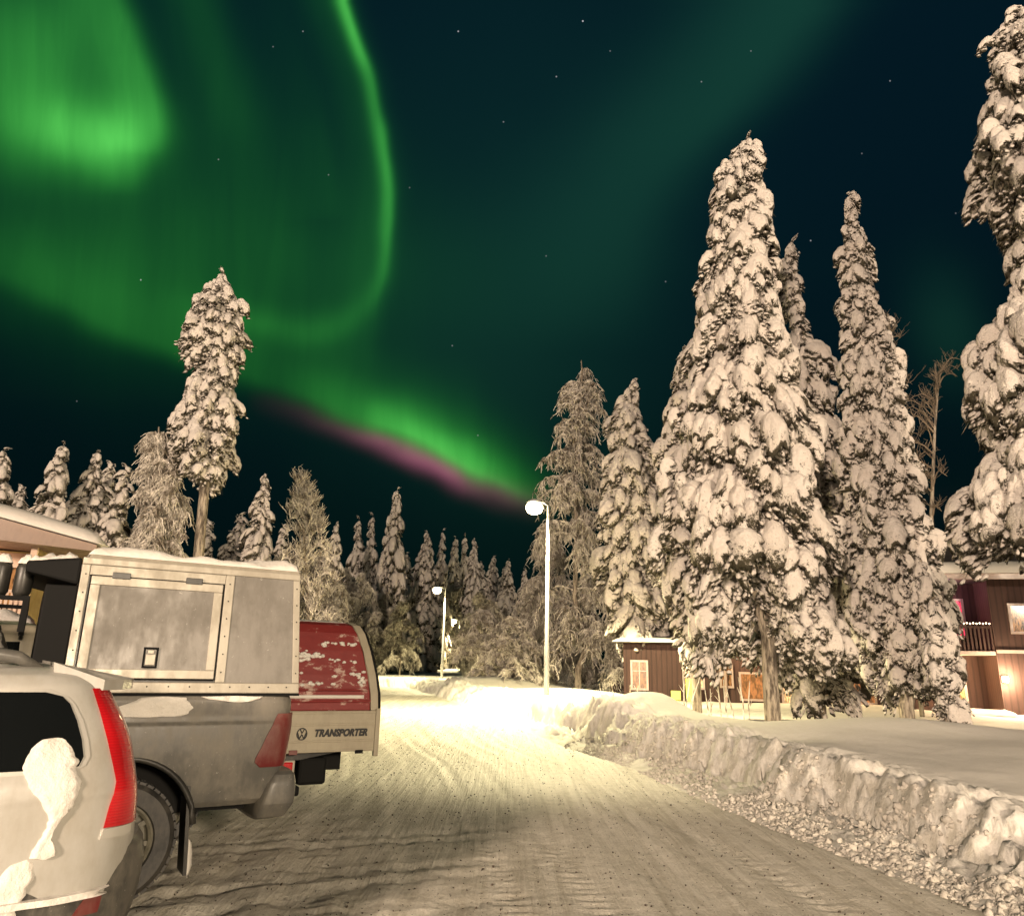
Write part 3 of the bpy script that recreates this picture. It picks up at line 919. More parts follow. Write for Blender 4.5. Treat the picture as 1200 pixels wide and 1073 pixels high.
# ---- white estate car
def estate_car():
    o, rz = car_frame((-1.66, 3.62), rad(33), .03, .89)
    t = thing('estate_car', 'white estate car with tall red tail light and snow smeared on its side', 'car', (o[0], o[1], 0), rz,
              'vehicles parked in a row beside the road')
    q = lambda x, y, yl=.9: side_xz(x, y, o, rz, yl)
    up = Surf([(.60, -.05, 4.72, .895), (.72, -.055, 4.74, .905), (.87, -.05, 4.70, .905), (.98, -.04, 4.55, .905), (1.01, -.03, 3.75, .90), (1.06, -.018, 3.62, .893), (1.13, .0, 3.45, .873), (1.22, .025, 3.25, .85),
               (1.32, .075, 3.02, .825), (1.42, .135, 2.80, .80), (1.47, .17, 2.70, .785), (1.51, .21, 2.58, .755), (1.538, .28, 2.42, .69), (1.555, .40, 2.2, .55), (1.56, .55, 2.0, .40)], 8.0)
    holes = [(xc, .34, .40, y0, y1) for xc in (.98, 3.85) for y0, y1 in ((.60, 1.1), (-1.1, -.60))]
    cut(up.body('body', M['white'], t, 160), holes)
    lo = Surf([(.22, .04, 4.62, .84), (.30, -.04, 4.74, .88), (.42, -.09, 4.80, .905), (.55, -.12, 4.82, .915), (.68, -.125, 4.80, .918), (.76, -.11, 4.78, .912), (.79, -.085, 4.75, .90)], 6.0)
    cut(lo.body('bumper_cladding', M['cladding'], t, 160), holes)

    # tail light, tall and boomerang shaped
    L_ = [(109, 807), (118, 835), (127, 868), (133, 897), (137, 918), (134, 932), (128, 948), (121, 973)]
    rows = []
    for (x, y) in L_:
        X_, z = q(x, y, .81 if y < 820 else .845 if y < 850 else .885); rows.append((z, X_, .30))
    rows.sort()
    up.strip('tail_light', M['red'], t, rows, 14, .006, .02, ('b',), 1, .006)
    zb = rows[0][0]
    up.strip('tail_light_trim', M['chrome'], t, [(zb - .045, rows[0][1] + .01, .4), (zb - .004, rows[0][1] + .0, .4)], 8, .008, .02, ('b',))
    # the right-hand twin, unseen
    tl = [(z, x, .3) for z, x, _ in rows]
    up.strip('tail_light', M['red'], t, tl, 14, .006, .02, ('b',), -1, .006)
    # rear side window with chrome surround
    top = [(q(x, y, .80)) for x, y in ((60, 804), (30, 800), (0, 796))]
    wr = sorted((lambda r: (r[1], r[0]))(q(x, y, w)) for x, y, w in ((75, 902, .9), (94, 899, .9), (100, 888, .895), (98, 868, .88), (92, 845, .86), (84, 825, .845), (75, 816, .83), (55, 811, .82)))
    front_x = 1.15
    for sd_ in (1, -1):
        up.strip('window_surround', M['chrome'], t, [(z - (.018 if i == 0 else 0) + (.014 if i == len(wr) - 1 else 0), x - (.022 if i < 5 else .014), front_x + .02) for i, (z, x) in enumerate(wr)], 40, .003, .01, None, sd_)
        up.strip('rear_side_window', M['glass'], t, [(z, x + .008, front_x) for z, x in wr], 40, .007, .01, None, sd_)
        up.strip('door_window', M['glass'], t, [(1.0, 1.24, 3.10), (1.1, 1.24, 3.0), (1.25, 1.25, 2.8), (1.40, 1.27, 2.55)], 50, .006, .01, None, sd_)
        up.strip('door_seam', M['black'], t, [(.80, 1.20, 1.208), (1.41, 1.205, 1.213)], 2, .003, .01, None, sd_)
        wheel(t, .98, sd_ * .80, .34, .22, 5, sd_); wheel(t, 3.85, sd_ * .80, .34, .22, 5, sd_)
        for xc in (.98, 3.85):
            pts_ = [(xc + .43 * math.cos(a), sd_ * .893, .34 + .43 * math.sin(a)) for a in np.linspace(-.2, math.pi + .2, 22)]
            MB().tube(pts_, .038, 8).build('wheel_arch_trim', M['cladding'], t, smooth=True)
    up.strip('rear_window', M['glass'], t, [(1.02, .30, 0.0), (1.18, .3, 0.0), (1.36, .3, 0.0)], 10, .004, .01, ('t',), 1)
    up.strip('windscreen', M['glass'], t, [(1.03, 2.9, math.pi), (1.25, 2.9, math.pi), (1.44, 2.85, math.pi)], 12, .004, .01, ('t',), 1)
    # roof spoiler
    v = []
    sp = MB()
    nseg = 14
    for k in range(nseg):
        y0, y1 = -.70 + 1.4 * k / nseg, -.70 + 1.4 * (k + 1) / nseg
        def prof(y):
            e = (1 - abs(y / .72) ** 5)
            xr = .025 + .20 * (1 - e)
            return [(.40, 1.43), (xr, 1.445), (xr, 1.492), (.42, 1.568)]
        a, b = prof(y0), prof(y1)
        sp.hexa([(a[0][0], y0, a[0][1]), (a[1][0], y0, a[1][1]), (b[1][0], y1, b[1][1]), (b[0][0], y1, b[0][1]),
                 (a[3][0], y0, a[3][1]), (a[2][0], y0, a[2][1]), (b[2][0], y1, b[2][1]), (b[3][0], y1, b[3][1])])
    sp.build('roof_spoiler', M['white'], t)
    for sd_ in (1, -1):
        MB().tube([(.46, sd_ * .60, 1.53), (.56, sd_ * .61, 1.585), (.75, sd_ * .61, 1.615), (1.2, sd_ * .61, 1.625), (2.3, sd_ * .58, 1.60), (2.5, sd_ * .57, 1.54)], [.02, .03, .032, .032, .03, .02], 10).build('roof_rail', M['truck'], t, smooth=True)
    # reflector in the bumper
    lo.strip('reflector', M['reddull'], t, [(.525, .20, .7), (.59, .16, .7)], 10, .006, .02, ('b',))
    lo.strip('snow_ledge', M['snow'], t, [(.60, .60, .75), (.625, .60, .75)], 20, .02, .02, ('b',), 1, .01, .012, 4)
    # snow smears on the side
    smear = sorted((q(a, y, .89)[1], q(b, y, .89)[0], q(a, y, .89)[0]) for y, a, b in ((866, 48, 72), (878, 34, 80), (898, 28, 86), (920, 36, 93), (940, 50, 88), (962, 52, 76), (985, 44, 64), (1008, 40, 62)))
    up.strip('snow_smear', M['snow'], t, smear, 30, .006, .01, None, 1, .001, .016, 7, 8)
    lo.strip('snow_smear', M['snow'], t, [(.48, .40, .70), (.56, .38, .60), (.62, .38, .54), (.70, .37, .50), (.78, .38, .46)], 22, .006, .01, None, 1, .001, .016, 9, 6)
    snow_slab('roof_snow', t, lambda u, w: ((.75 + 1.6 * u, -.48 + .96 * w, 1.545), (0, 0, 1)), 24, 16, .05, 3)
    return t


# ---- grey pickup with boxy canopy
def pickup():
    wc = np.array(gz(130, 984, .39)[:2])
    head = rad(32)
    o, rz = car_frame(wc, head, 0, .80)
    t = thing('pickup_truck', 'dirty grey pickup truck with boxy aluminium framed canopy on its bed', 'truck', (o[0], o[1], 0), rz,
              'vehicles parked in a row beside the road')
    # bed: local x = 0 at the rear axle
    bed = Surf([(.56, -1.02, .85, .82), (.60, -1.08, .88, .86), (.70, -1.12, .9, .885), (.85, -1.14, .9, .91), (.95, -1.15, .9, .918), (1.05, -1.16, .9, .918), (1.13, -1.165, .9, .914), (1.155, -1.167, .9, .899), (1.19, -1.17, .9, .894), (1.24, -1.17, .9, .897), (1.30, -1.165, .9, .90), (1.335, -1.15, .9, .888)], 12)
    bd = bed.body('bed', M['truck'], t, 120)
    cut(bd, [(0, .42, .485, .52, 1.1), (0, .42, .485, -1.1, -.52)])
    q = lambda x, y, yl=.92: side_xz(x, y, o, rz, yl)
    # arch
    ar = MB(); pts_ = [(.50 * math.cos(a), .90, .42 + .50 * math.sin(a)) for a in np.linspace(.1, math.pi - .1, 26)]
    ar.tube(pts_, .022, 8); ar.build('wheel_arch_trim', M['truckdark'], t, smooth=True)
    for xx in (0, 3.1):
        for sd_ in (1, -1): wheel(t, xx, sd_ * .80 if xx == 0 else sd_ * .78, .39, .25, 6, sd_)
    # move the visible wheels a little outboard so the tyre stands in the arch
    MB().hexa([(-.50, .66, .14), (-.475, .66, .14), (-.475, .90, .14), (-.50, .90, .14), (-.455, .66, .72), (-.43, .66, .72), (-.43, .90, .72), (-.455, .90, .72)]).build('mud_flap', M['truckdark'], t)
    snow_slab('mud_flap_snow', t, lambda u, w: ((-.504 + .016 * w, .67 + .24 * u, .13 + .24 * w), (-1, 0, 0)), 8, 8, .035, 8)
    # bumper
    bu = Surf([(.43, -1.14, -.96, .72), (.46, -1.20, -.94, .83), (.56, -1.245, -.94, .90), (.70, -1.245, -.98, .90), (.76, -1.23, -1.02, .88), (.78, -1.21, -1.05, .85)], 7)
    bb = bu.body('rear_bumper', M['truck'], t, 60); bb.modifiers[0].split_angle = rad(18)
    # tail light
    L_ = [(326, 836), (318, 850), (311, 862), (305, 875), (298, 888), (297, 893), (303, 899)]
    rows = sorted([(lambda r: (r[1], r[0], .35))(q(x, y)) for x, y in L_])
    rows = [(rows[0][0] , rows[0][1], .35)] + rows[1:]
    bed.strip('tail_light', M['reddull'], t, rows, 12, .012, .02, ('b',), 1, .006)
    bed.strip('tail_light', M['reddull'], t, rows, 12, .012, .02, ('b',), -1, .006)
    # tow bar hint and underbody
    MB().box(-.95, .9, -.50, .50, .48, .60).box(-1.38, -1.1, -.05, .05, .42, .5).build('chassis', M['black'], t)
    # dark rubber rail on the bed top
    MB().box(-1.17, .9, .855, .905, 1.335, 1.352).box(-1.17, .9, -.905, -.855, 1.335, 1.352).box(-1.17, -1.12, -.855, .855, 1.335, 1.352).build('bed_rail', M['black'], t)
    # canopy: side plane leans in
    z0, z1, yb, yt = 1.353, 2.285, .895, .81
    xr, xf = -1.17, .46
    def cp(x, h, off=0.0, sd_=1):
        k = (h) / (z1 - z0)
        fr = xf - .02 * k if x > 0 else xf
        return (x + (.055 * k if x < -1.0 else 0) - (.0 * k if x > .45 else 0), sd_ * (yb + (yt - yb) * k + off), z0 + h)
    cb = MB(); i_ = .03
    cb.hexa([(xr + .02, yb - i_, z0), (xf - .02, yb - i_, z0), (xf - .02, -yb + i_, z0), (xr + .02, -yb + i_, z0),
             (xr + .075, yt - i_, z1 - .01), (xf - .04, yt - i_, z1 - .01), (xf - .04, -yt + i_, z1 - .01), (xr + .075, -yt + i_, z1 - .01)])
    cano = cb.build('canopy', M['truckdark'], t)
    H_ = z1 - z0

    def bar(mb, x0, x1, h0, h1, o0, o1, sd_=1):
        P = [cp(x0, h0, o0, sd_), cp(x1, h0, o0, sd_), cp(x1, h0, o1, sd_), cp(x0, h0, o1, sd_), cp(x0, h1, o0, sd_), cp(x1, h1, o0, sd_), cp(x1, h1, o1, sd_), cp(x0, h1, o1, sd_)]
        mb.hexa(P)
    for sd_ in (1, -1):
        fr = MB()
        bar(fr, xr, xf, 0, .075, -.03, .0, sd_); bar(fr, xr, xf, H_ - .05, H_, -.03, .002, sd_)
        bar(fr, xr, xr + .055, .075, H_ - .05, -.03, .001, sd_); bar(fr, xf - .055, xf, .075, H_ - .05, -.03, .001, sd_)
        bar(fr, -.60, -.53, .075, H_ - .05, -.03, .001, sd_)
        fo = fr.build('canopy_frame', M['alu'], cano, bevel=.006)
        pn = MB(); bar(pn, xr + .056, -.60, .076, H_ - .05, -.02, -.008, sd_); pn.build('rear_panel', M['panel'], cano)
        a0, a1, c0, c1 = -.515, xf - .07, .10, H_ - .13
        rn = MB(); bar(rn, -.53, xf - .056, H_ - .125, H_ - .052, -.015, .004, sd_); rn.build('rain_gutter', M['alu'], cano, bevel=.004)
        dr = MB(); w_ = .062
        bar(dr, a0, a1, c0, c0 + w_, -.01, .014, sd_); bar(dr, a0, a1, c1 - w_, c1, -.01, .014, sd_)
        bar(dr, a0, a0 + w_, c0 + w_, c1 - w_, -.01, .0138, sd_); bar(dr, a1 - w_, a1, c0 + w_, c1 - w_, -.01, .0138, sd_)
        hf = dr.build('hatch_frame', M['alu'], cano, bevel=.004)
        pn = MB(); bar(pn, a0 + w_, a1 - w_, c0 + w_, c1 - w_, -.012, .004, sd_); pn.build('hatch_panel', M['panel'], hf)
        rv = MB()
        for xx in np.linspace(xr + .1, xf - .1, 11): 
            p = cp(xx, .045, .0, sd_); rv.lathe((p[0], p[1], p[2]), [(.006, -.002 * sd_), (.005, .004 * sd_)], 8)
        for hh in np.linspace(.15, H_ - .12, 6):
            for xx in (xr + .028, xf - .03, -.565):
                p = cp(xx, hh, .0, sd_); rv.lathe((p[0], p[1], p[2]), [(.006, -.002 * sd_), (.005, .005 * sd_)], 8)
        rv.build('rivet', M['black'], fo)['kind'] = 'stuff'
        for hx in (-.30, .20):
            hg = MB(); bar(hg, hx - .06, hx + .06, c1 - .012, c1 + .035, .006, .022, sd_); hg.build('hinge', M['truckdark'], hf, bevel=.004)
        sl = MB()
        bar(sl, a0 - .008, a1 + .008, c0 - .008, c0 - .001, -.01, .003, sd_); bar(sl, a0 - .008, a1 + .008, c1 + .001, c1 + .008, -.01, .0045, sd_)
        bar(sl, a0 - .008, a0 - .001, c0 - .0005, c1 + .0005, -.01, .0031, sd_); bar(sl, a1 + .001, a1 + .008, c0 - .0005, c1 + .0005, -.01, .0031, sd_)
        sl.build('seal', M['black'], hf)
        # paddle latch
        lx = (.02 if sd_ > 0 else 0) - .085
        lt = MB(); x0, x1, h0, h1 = lx - .05, lx + .05, c0 + w_ + .01, c0 + w_ + .155
        bar(lt, x0, x1, h0, h0 + .014, .002, .018, sd_); bar(lt, x0, x1, h1 - .014, h1, .002, .018, sd_)
        bar(lt, x0, x0 + .014, h0 + .014, h1 - .014, .002, .0178, sd_); bar(lt, x1 - .014, x1, h0 + .014, h1 - .014, .002, .0178, sd_)
        lo_ = lt.build('latch', M['black'], cano, bevel=.003)
        pd = MB(); bar(pd, x0 + .018, x1 - .018, h0 + .02, h0 + .095, .006, .022, sd_); bar(pd, x0 + .03, x1 - .03, h0 + .10, h0 + .125, .006, .016, sd_)
        pd.build('latch_paddle', M['alu'], lo_, bevel=.003)
    MB().hexa([(xr + .05, yt + .004, z1 - .005), (xf - .03, yt + .004, z1 - .005), (xf - .03, -yt - .004, z1 - .005), (xr + .05, -yt - .004, z1 - .005),
               (xr + .06, yt - .03, z1 + .03), (xf - .05, yt - .03, z1 + .03), (xf - .05, -yt + .03, z1 + .03), (xr + .06, -yt + .03, z1 + .03)]).build('canopy_roof', M['alu'], cano, bevel=.01)
    snow_slab('canopy_snow', t, lambda u, w: ((xr + .05 + (xf - xr - .08) * u, -yt + .02 + (2 * yt - .03) * w, z1 + .028), (0, 0, 1)), 50, 36, .065, 5, .5)
    # snow on the bed side below the canopy
    bed.strip('snow_smear', M['snow'], t, [(1.19, -.30, .10), (1.21, -.36, .16), (1.25, -.38, .12), (1.30, -.36, -.02), (1.33, -.34, -.08)], 30, .004, .01, None, 1, .004, .02, 5, 5)
    bed.strip('snow_smear', M['snow'], t, [(1.29, -.80, -.62), (1.31, -.86, -.50), (1.335, -.90, -.42)], 24, .004, .01, None, 1, .004, .02, 6, 5)
    MB().hexa([(xf + .002, -.80, z1 - .20), (xf + .34, -.76, z1 - .12), (xf + .34, .70, z1 - .12), (xf + .002, .78, z1 - .20), (xf + .002, -.78, z1), (xf + .34, -.74, z1 - .04), (xf + .34, .68, z1 - .04), (xf + .002, .77, z1)]).build('front_locker', M['black'], cano, bevel=.02)
    MB().hexa([(xf + .001, -.84, z0 - .3), (xf + .20, -.82, z0 - .3), (xf + .20, .84, z0 - .3), (xf + .001, .86, z0 - .3), (xf + .001, -.77, z1 - .205), (xf + .20, -.75, z1 - .205), (xf + .20, .77, z1 - .205), (xf + .001, .79, z1 - .205)]).build('gap_shade_block', M['black'], cano, bevel=.01)  # black block added so the gap between cab and canopy reads dark
    snow_slab('locker_snow', t, lambda u, w: ((xf + .01 + .31 * u, -.72 + 1.42 * w, z1 - .005 - .035 * u), (0, 0, 1)), 12, 30, .05, 55, .6)
    # cab
    cab = Surf([(.50, .93, 4.0, .84), (.62, .93, 4.12, .90), (.85, .93, 4.18, .915), (1.02, .93, 4.12, .91), (1.10, .93, 4.0, .90), (1.13, .93, 2.95, .88), (1.2, .94, 2.82, .86), (1.45, .98, 2.45, .80), (1.62, 1.02, 2.25, .76),
                (1.76, 1.08, 2.1, .71), (1.82, 1.16, 1.95, .62), (1.845, 1.35, 1.8, .45)], 8)
    cab.lv[:, 1] -= .20
    cab.body('cab', M['truck'], t, 140)
    for sd_ in (1, -1):
        cab.strip('window_surround', M['truckdark'], t, [(1.21, .96, 1.62), (1.25, .91, 1.62), (1.40, .94, 1.62), (1.56, .98, 1.62), (1.64, 1.04, 1.62)], 16, .004, .01, None, sd_)
        cab.strip('rear_side_window', M['glass'], t, [(1.25, .99, 1.59), (1.28, .955, 1.59), (1.40, .98, 1.59), (1.54, 1.02, 1.59), (1.61, 1.08, 1.59)], 16, .009, .01, None, sd_)
        cab.strip('door_window', M['glass'], t, [(1.20, 1.72, 2.70), (1.38, 1.72, 2.45), (1.56, 1.74, 2.2)], 24, .006, .01, None, sd_)
        cab.strip('door_seam', M['black'], t, [(.6, 1.665, 1.675), (1.62, 1.665, 1.675)], 2, .003, .01, None, sd_)
        mr = MB().box(2.52, 2.68, sd_ * .98 - .1, sd_ * .98 + .1, 1.16, 1.40); mr.build('side_mirror', M['truckdark'], t, bevel=.03)
        cab.strip('head_light', M['alu'], t, [(.80, 3.9, math.pi - .5), (.98, 3.8, math.pi - .5)], 8, .006, .01, ('b',), sd_)
    cab.strip('windscreen', M['glass'], t, [(1.16, 2.7, math.pi), (1.4, 2.42, math.pi), (1.62, 2.15, math.pi)], 12, .004, .01, ('b',), 1)
    cab.strip('snow_smear', M['snow'], t, [(1.63, .84, 1.66), (1.68, .86, 1.9), (1.74, .88, 2.0), (1.78, .96, 2.0)], 30, .006, .01, None, 1, .01, .03, 12, 5)
    snow_slab('cab_snow', t, lambda u, w: ((.90 + 1.15 * u, -.62 + 1.28 * w, 1.81 - .03 * abs(2 * w - 1) ** 3), (0, 0, 1)), 26, 26, .11, 12)
    # roof rack with strapped canisters
    rk = MB()
    for xx in (.74, 1.55): rk.box(xx, xx + .04, -.62, .62, 1.96, 2.0); rk.box(xx, xx + .04, .58, .62, 1.75, 1.96).box(xx, xx + .04, -.62, -.58, 1.75, 1.96)
    for yy in (-.62, .58): rk.box(.78, 1.55, yy, yy + .04, 1.965, 1.995)
    rk.build('roof_rack', M['black'], t)
    return t, (o, rz)


# ---- beige lorry bed with red cover
def cargo_truck():
    o, rz = car_frame((-1.31, 8.05), rad(30), 0, .93)
    t = thing('flatbed_van', 'beige flatbed van with sloping snow-dusted red cover and black lettering on its side', 'van', (o[0], o[1], 0), rz,
              'vehicles parked in a row beside the road')
    zb, zp, zt = .745, 1.13, 2.0
    MB().box(.02, 2.9, -.92, .92, zb, zb + .08).build('bed_floor', M['truckdark'], t)
    for sd_ in (1, -1):
        dp = MB().box(.0, 2.9, sd_ * .93 - .012, sd_ * .93 + .012, zb, zp)
        for h in (zb + .0, zb + .09, zp - .14, zp - .03): dp.box(.03, 2.87, sd_ * .945 - .004, sd_ * .945 + .004, h + .002, h + .022)
        dp.build('drop_side', M['beige'], t, bevel=.004)
        MB().box(-.02, .03, sd_ * .935 - .022, sd_ * .935 + .022, zb - .05, zp + .02).build('corner_post', M['beige'], t, bevel=.006)
    MB().box(-.028, -.008, -.9, .9, zb + .002, zp - .002).build('tailgate', M['beige'], t, bevel=.004)
    # red cover: cross-section leaning in, rear end sloping forward
    prof = [(.925, zp), (.915, zp + .16), (.88, zp + .34), (.81, zp + .58), (.74, zp + .76), (.68, zt - .03), (.60, zt)]
    rear = [(0.0), (.01), (.035), (.085), (.135), (.175), (.22)]
    def cover(mb, x0f, x1, grow=0.0):
        rings = []
        for x_i in (0, 1):
            rg = []
            for s_ in (1, -1):
                seq = list(zip(prof, rear)) if s_ == 1 else list(zip(prof, rear))[::-1]
                for (yy, zz), r_ in seq:
                    rg.append(((r_ + x0f) if x_i == 0 else (x1(r_) if callable(x1) else x1), s_ * (yy + grow), zz + (grow if zz > zp + .01 else 0)))
            b = len(mb.v); mb.v += rg; rings.append((b, len(rg)))
        (a, n_), (b, _) = rings
        for k in range(n_): mb.f.append([a + k, a + (k + 1) % n_, b + (k + 1) % n_, b + k])
        mb.f.append([a + k for k in range(n_)][::-1]); mb.f.append([b + k for k in range(n_)])
        return mb
    cv = cover(MB(), .085, 2.85).build('cover', M['cover'], t, bevel=.01)
    cover(MB(), -.0, lambda r_: r_ + .082, .006).build('cover_end_frame', M['beige'], cv, bevel=.006)
    cover(MB(), -.030, lambda r_: r_ - .003, .0).build('cover_seal', M['black'], cv, bevel=.004)
    # crease rails on the cover
    MB().tube([(.09, .925, zp + .09), (2.8, .925, zp + .09)], .014, 8).build('cover_rail', M['cover'], cv)
    MB().tube([(.12, .93, zp + .20), (2.8, .93, zp + .20)], .012, 8).build('cover_rail', M['cover'], cv)
    def on_side(x, k):
        ys = [p[0] for p in prof]; zs = [p[1] for p in prof]; z = zp + k
        return (x, float(np.interp(z, zs, ys)) + .003, z)
    snow_slab('snow_line', t, lambda u, w: (on_side(.16 + 1.5 * u, .115 + .035 * w), (0, .9, .3)), 40, 4, .018, 3)
    rs = np.random.default_rng(8); bv, bf = ico(1); vv = []; ff = []
    for k in range(900):
        x = rs.uniform(.16, 1.6); hk = rs.choice([.27, .30, .33, .50, .53, .64]) + rs.normal(0, .016)
        if float(fbm(x * 3.1, hk * 9, 0, 77, 3)) < .02: continue
        p = np.array(on_side(x, hk)); r_ = rs.uniform(.008, .02)
        b_ = len(vv) * 12; vv.append(bv * np.array([r_ * 1.6, r_ * .5, r_]) * rs.uniform(.7, 1.3, (12, 1)) + p); ff.append(bf + b_)
    cl = link('snow_crumbs', raw(np.concatenate(vv), [np.concatenate(ff)]), M['snow'], cv, True); cl['kind'] = 'stuff'
    snow_slab('cover_snow', t, lambda u, w: ((.24 + 2.5 * u, -.58 + 1.17 * w, zt - .005), (0, 0, 1)), 30, 20, .03, 15)
    # lettering
    def text(s_, size, x_right_edge, z, shear=.25):
        cu = bpy.data.curves.new('txt', 'FONT'); cu.body = s_; cu.size = size; cu.extrude = .002; cu.shear = shear; cu.offset = size * .05; cu.space_character = 1.06
        tmp = bpy.data.objects.new('txt', cu); COL.objects.link(tmp)
        me = bpy.data.meshes.new_from_object(tmp.evaluated_get(bpy.context.evaluated_depsgraph_get()))
        bpy.data.objects.remove(tmp)
        w = max(v.co.x for v in me.vertices) - min(v.co.x for v in me.vertices)
        ob = link('lettering', me, M['letter'], t)
        k = .535 / w
        ob.scale = (k, k * 1.2, 1)
        # reads left to right towards the rear of the vehicle: local text x -> -x, text y -> z, normal -> +y
        ob.rotation_euler = (rad(90), 0, rad(180)); ob.location = (x_right_edge + .535, .955, z)
        return ob
    bpy.context.view_layer.update()
    text('TRANSPORTER', .10, .115, zb + .15)
    # round emblem: ring with V over W
    em = MB(); cx, cz, R_ = .77, zb + .175, .052
    nseg = 36
    for k in range(nseg):
        a, b = 2 * math.pi * k / nseg, 2 * math.pi * (k + 1) / nseg
        P = []
        for yy in (.950, .957):
            for (rr, an) in ((R_ - .009, a), (R_, a), (R_, b), (R_ - .009, b)): P.append((cx + rr * math.cos(an), yy, cz + rr * math.sin(an) * 1.1))
        em.hexa(P)
    def stroke(x0, z0_, x1, z1_, w=.0042):
        dx, dz = x1 - x0, z1_ - z0_; L_ = math.hypot(dx, dz); nx, nz = -dz / L_ * w, dx / L_ * w
        em.hexa([(cx + x0 + nx, .950, cz + z0_ + nz), (cx + x1 + nx, .950, cz + z1_ + nz), (cx + x1 - nx, .950, cz + z1_ - nz), (cx + x0 - nx, .950, cz + z0_ - nz),
                 (cx + x0 + nx, .9565, cz + z0_ + nz), (cx + x1 + nx, .9565, cz + z1_ + nz), (cx + x1 - nx, .9565, cz + z1_ - nz), (cx + x0 - nx, .9565, cz + z0_ - nz)])
    stroke(-.020, .045, 0, .006); stroke(.020, .045, 0, .006)
    stroke(-.042, .016, -.022, -.044); stroke(-.022, -.044, 0, -.002); stroke(0, -.002, .022, -.044); stroke(.022, -.044, .042, .016)
    em.build('emblem', M['letter'], t)
    # marker lights, underrun, rear lamps below the bed
    MB().box(.80, .88, .936, .962, zb - .012, zb + .03).build('side_marker', M['reddull'], t, bevel=.004)
    MB().box(.14, .22, .936, .952, zb - .02, zb + .015).build('side_marker', M['black'], t, bevel=.004)
    MB().hexa([(.75, .70, zb - .07), (2.6, .70, zb - .09), (2.6, .86, zb - .09), (.75, .86, zb - .07), (.35, .70, zb - .004), (2.6, .70, zb - .004), (2.6, .86, zb - .004), (.35, .86, zb - .004)]).build('sill', M['truckdark'], t)
    MB().box(.2, 4.6, -.45, .45, .52, .72).build('chassis', M['black'], t)
    MB().box(.46, .74, .45, .84, .44, .69).build('storage_box', M['black'], t, bevel=.03)
    MB().box(.75, .82, -.7, .7, .50, .60).build('underrun_bar', M['black'], t)
    MB().box(.80, 1.0, .60, .86, .53, .66).build('tail_light', M['red'], t, bevel=.015)
    MB().box(.78, 1.02, .58, .85, .515, .675).build('tail_light_housing', M['alu'], t, bevel=.01)
    MB().box(.70, .84, .60, .80, .34, .43).build('tow_hitch', M['black'], t, bevel=.02)
    # cab of the van, beyond the pickup
    cab = Surf([(.35, 2.98, 4.75, .84), (.5, 2.96, 4.95, .91), (.8, 2.96, 5.0, .92), (1.05, 2.96, 4.85, .91), (1.12, 2.96, 4.55, .90), (1.45, 2.97, 4.2, .84), (1.75, 3.0, 3.9, .78), (1.84, 3.08, 3.75, .70), (1.88, 3.2, 3.6, .55)], 8)
    cab.body('cab', M['beige'], t, 120)
    for sd_ in (1, -1):
        cab.strip('door_window', M['glass'], t, [(1.15, 3.2, 4.35), (1.4, 3.2, 4.15), (1.7, 3.22, 3.85)], 20, .006, .01, None, sd_)
        wheel(t, 1.95, sd_ * .80, .33, .2, 6, sd_); wheel(t, 4.15, sd_ * .80, .33, .2, 6, sd_)
    cab.strip('windscreen', M['glass'], t, [(1.16, 4.3, math.pi), (1.4, 4.1, math.pi), (1.72, 3.8, math.pi)], 12, .004, .01, ('b',), 1)
    snow_slab('cab_snow', t, lambda u, w: ((3.15 + .6 * u, -.55 + 1.1 * w, 1.87), (0, 0, 1)), 16, 16, .09, 18)
    return t


estate_car()
pk, (po, prz) = pickup()
cargo_truck()

# snow-capped fuel cans on the pickup's roof rack (things that rest on it)
for i in range(3):
    c, s_ = math.cos(prz), math.sin(prz)
    lx, ly = .80 + .14 * i, .46
    p = (po[0] + lx * c - ly * s_, po[1] + lx * s_ + ly * c)
    lab = ['snow-capped canister on the roof rack beside the canopy', 'snow-capped canister on the roof rack, middle of three', 'snow-capped canister on the roof rack farthest from the canopy'][i]
    t = thing('fuel_can', lab, 'canister', (p[0], p[1], 2.002), prz, 'canisters on the roof rack')
    MB().tube([(0, 0, 0), (0, 0, .03), (0, 0, .20), (0, 0, .24)], [.045, .060, .060, .045], 16).build('canister', M['truckdark'], t, smooth=True)
    snow_slab('snow_cap', t, lambda u, w: ((-.055 + .11 * u, -.055 + .11 * w, .235), (0, 0, 1)), 8, 8, .055, 30 + i)
#PART3
# ------------------------------------------------------------------ buildings
def frame_window(parent, x0, x1, z0, z1, y, glass, trim='ltrim', mull=True, d=-1, axis='x', name='window'):
    """window on a wall facing -y (axis x) ; > pane"""
    w = .09; f = MB()
    f.box(x0 - w, x1 + w, y - .05, y + .02, z1, z1 + w).box(x0 - w, x1 + w, y - .06, y + .02, z0 - w, z0)
    f.box(x0 - w, x0, y - .05, y + .02, z0, z1).box(x1, x1 + w, y - .05, y + .02, z0, z1)
    if mull:
        xm = (x0 + x1) / 2; f.box(xm - .025, xm + .025, y - .03, y + .015, z0, z1)
        zm = z0 + (z1 - z0) * .66; f.box(x0, xm - .025, y - .028, y + .015, zm - .02, zm + .02); f.box(xm + .025, x1, y - .028, y + .015, zm - .02, zm + .02)
    fo = f.build(name, M[trim], parent)
    MB().box(x0, x1, y - .006, y + .01, z0, z1).build('pane', M[glass], fo)
    return fo


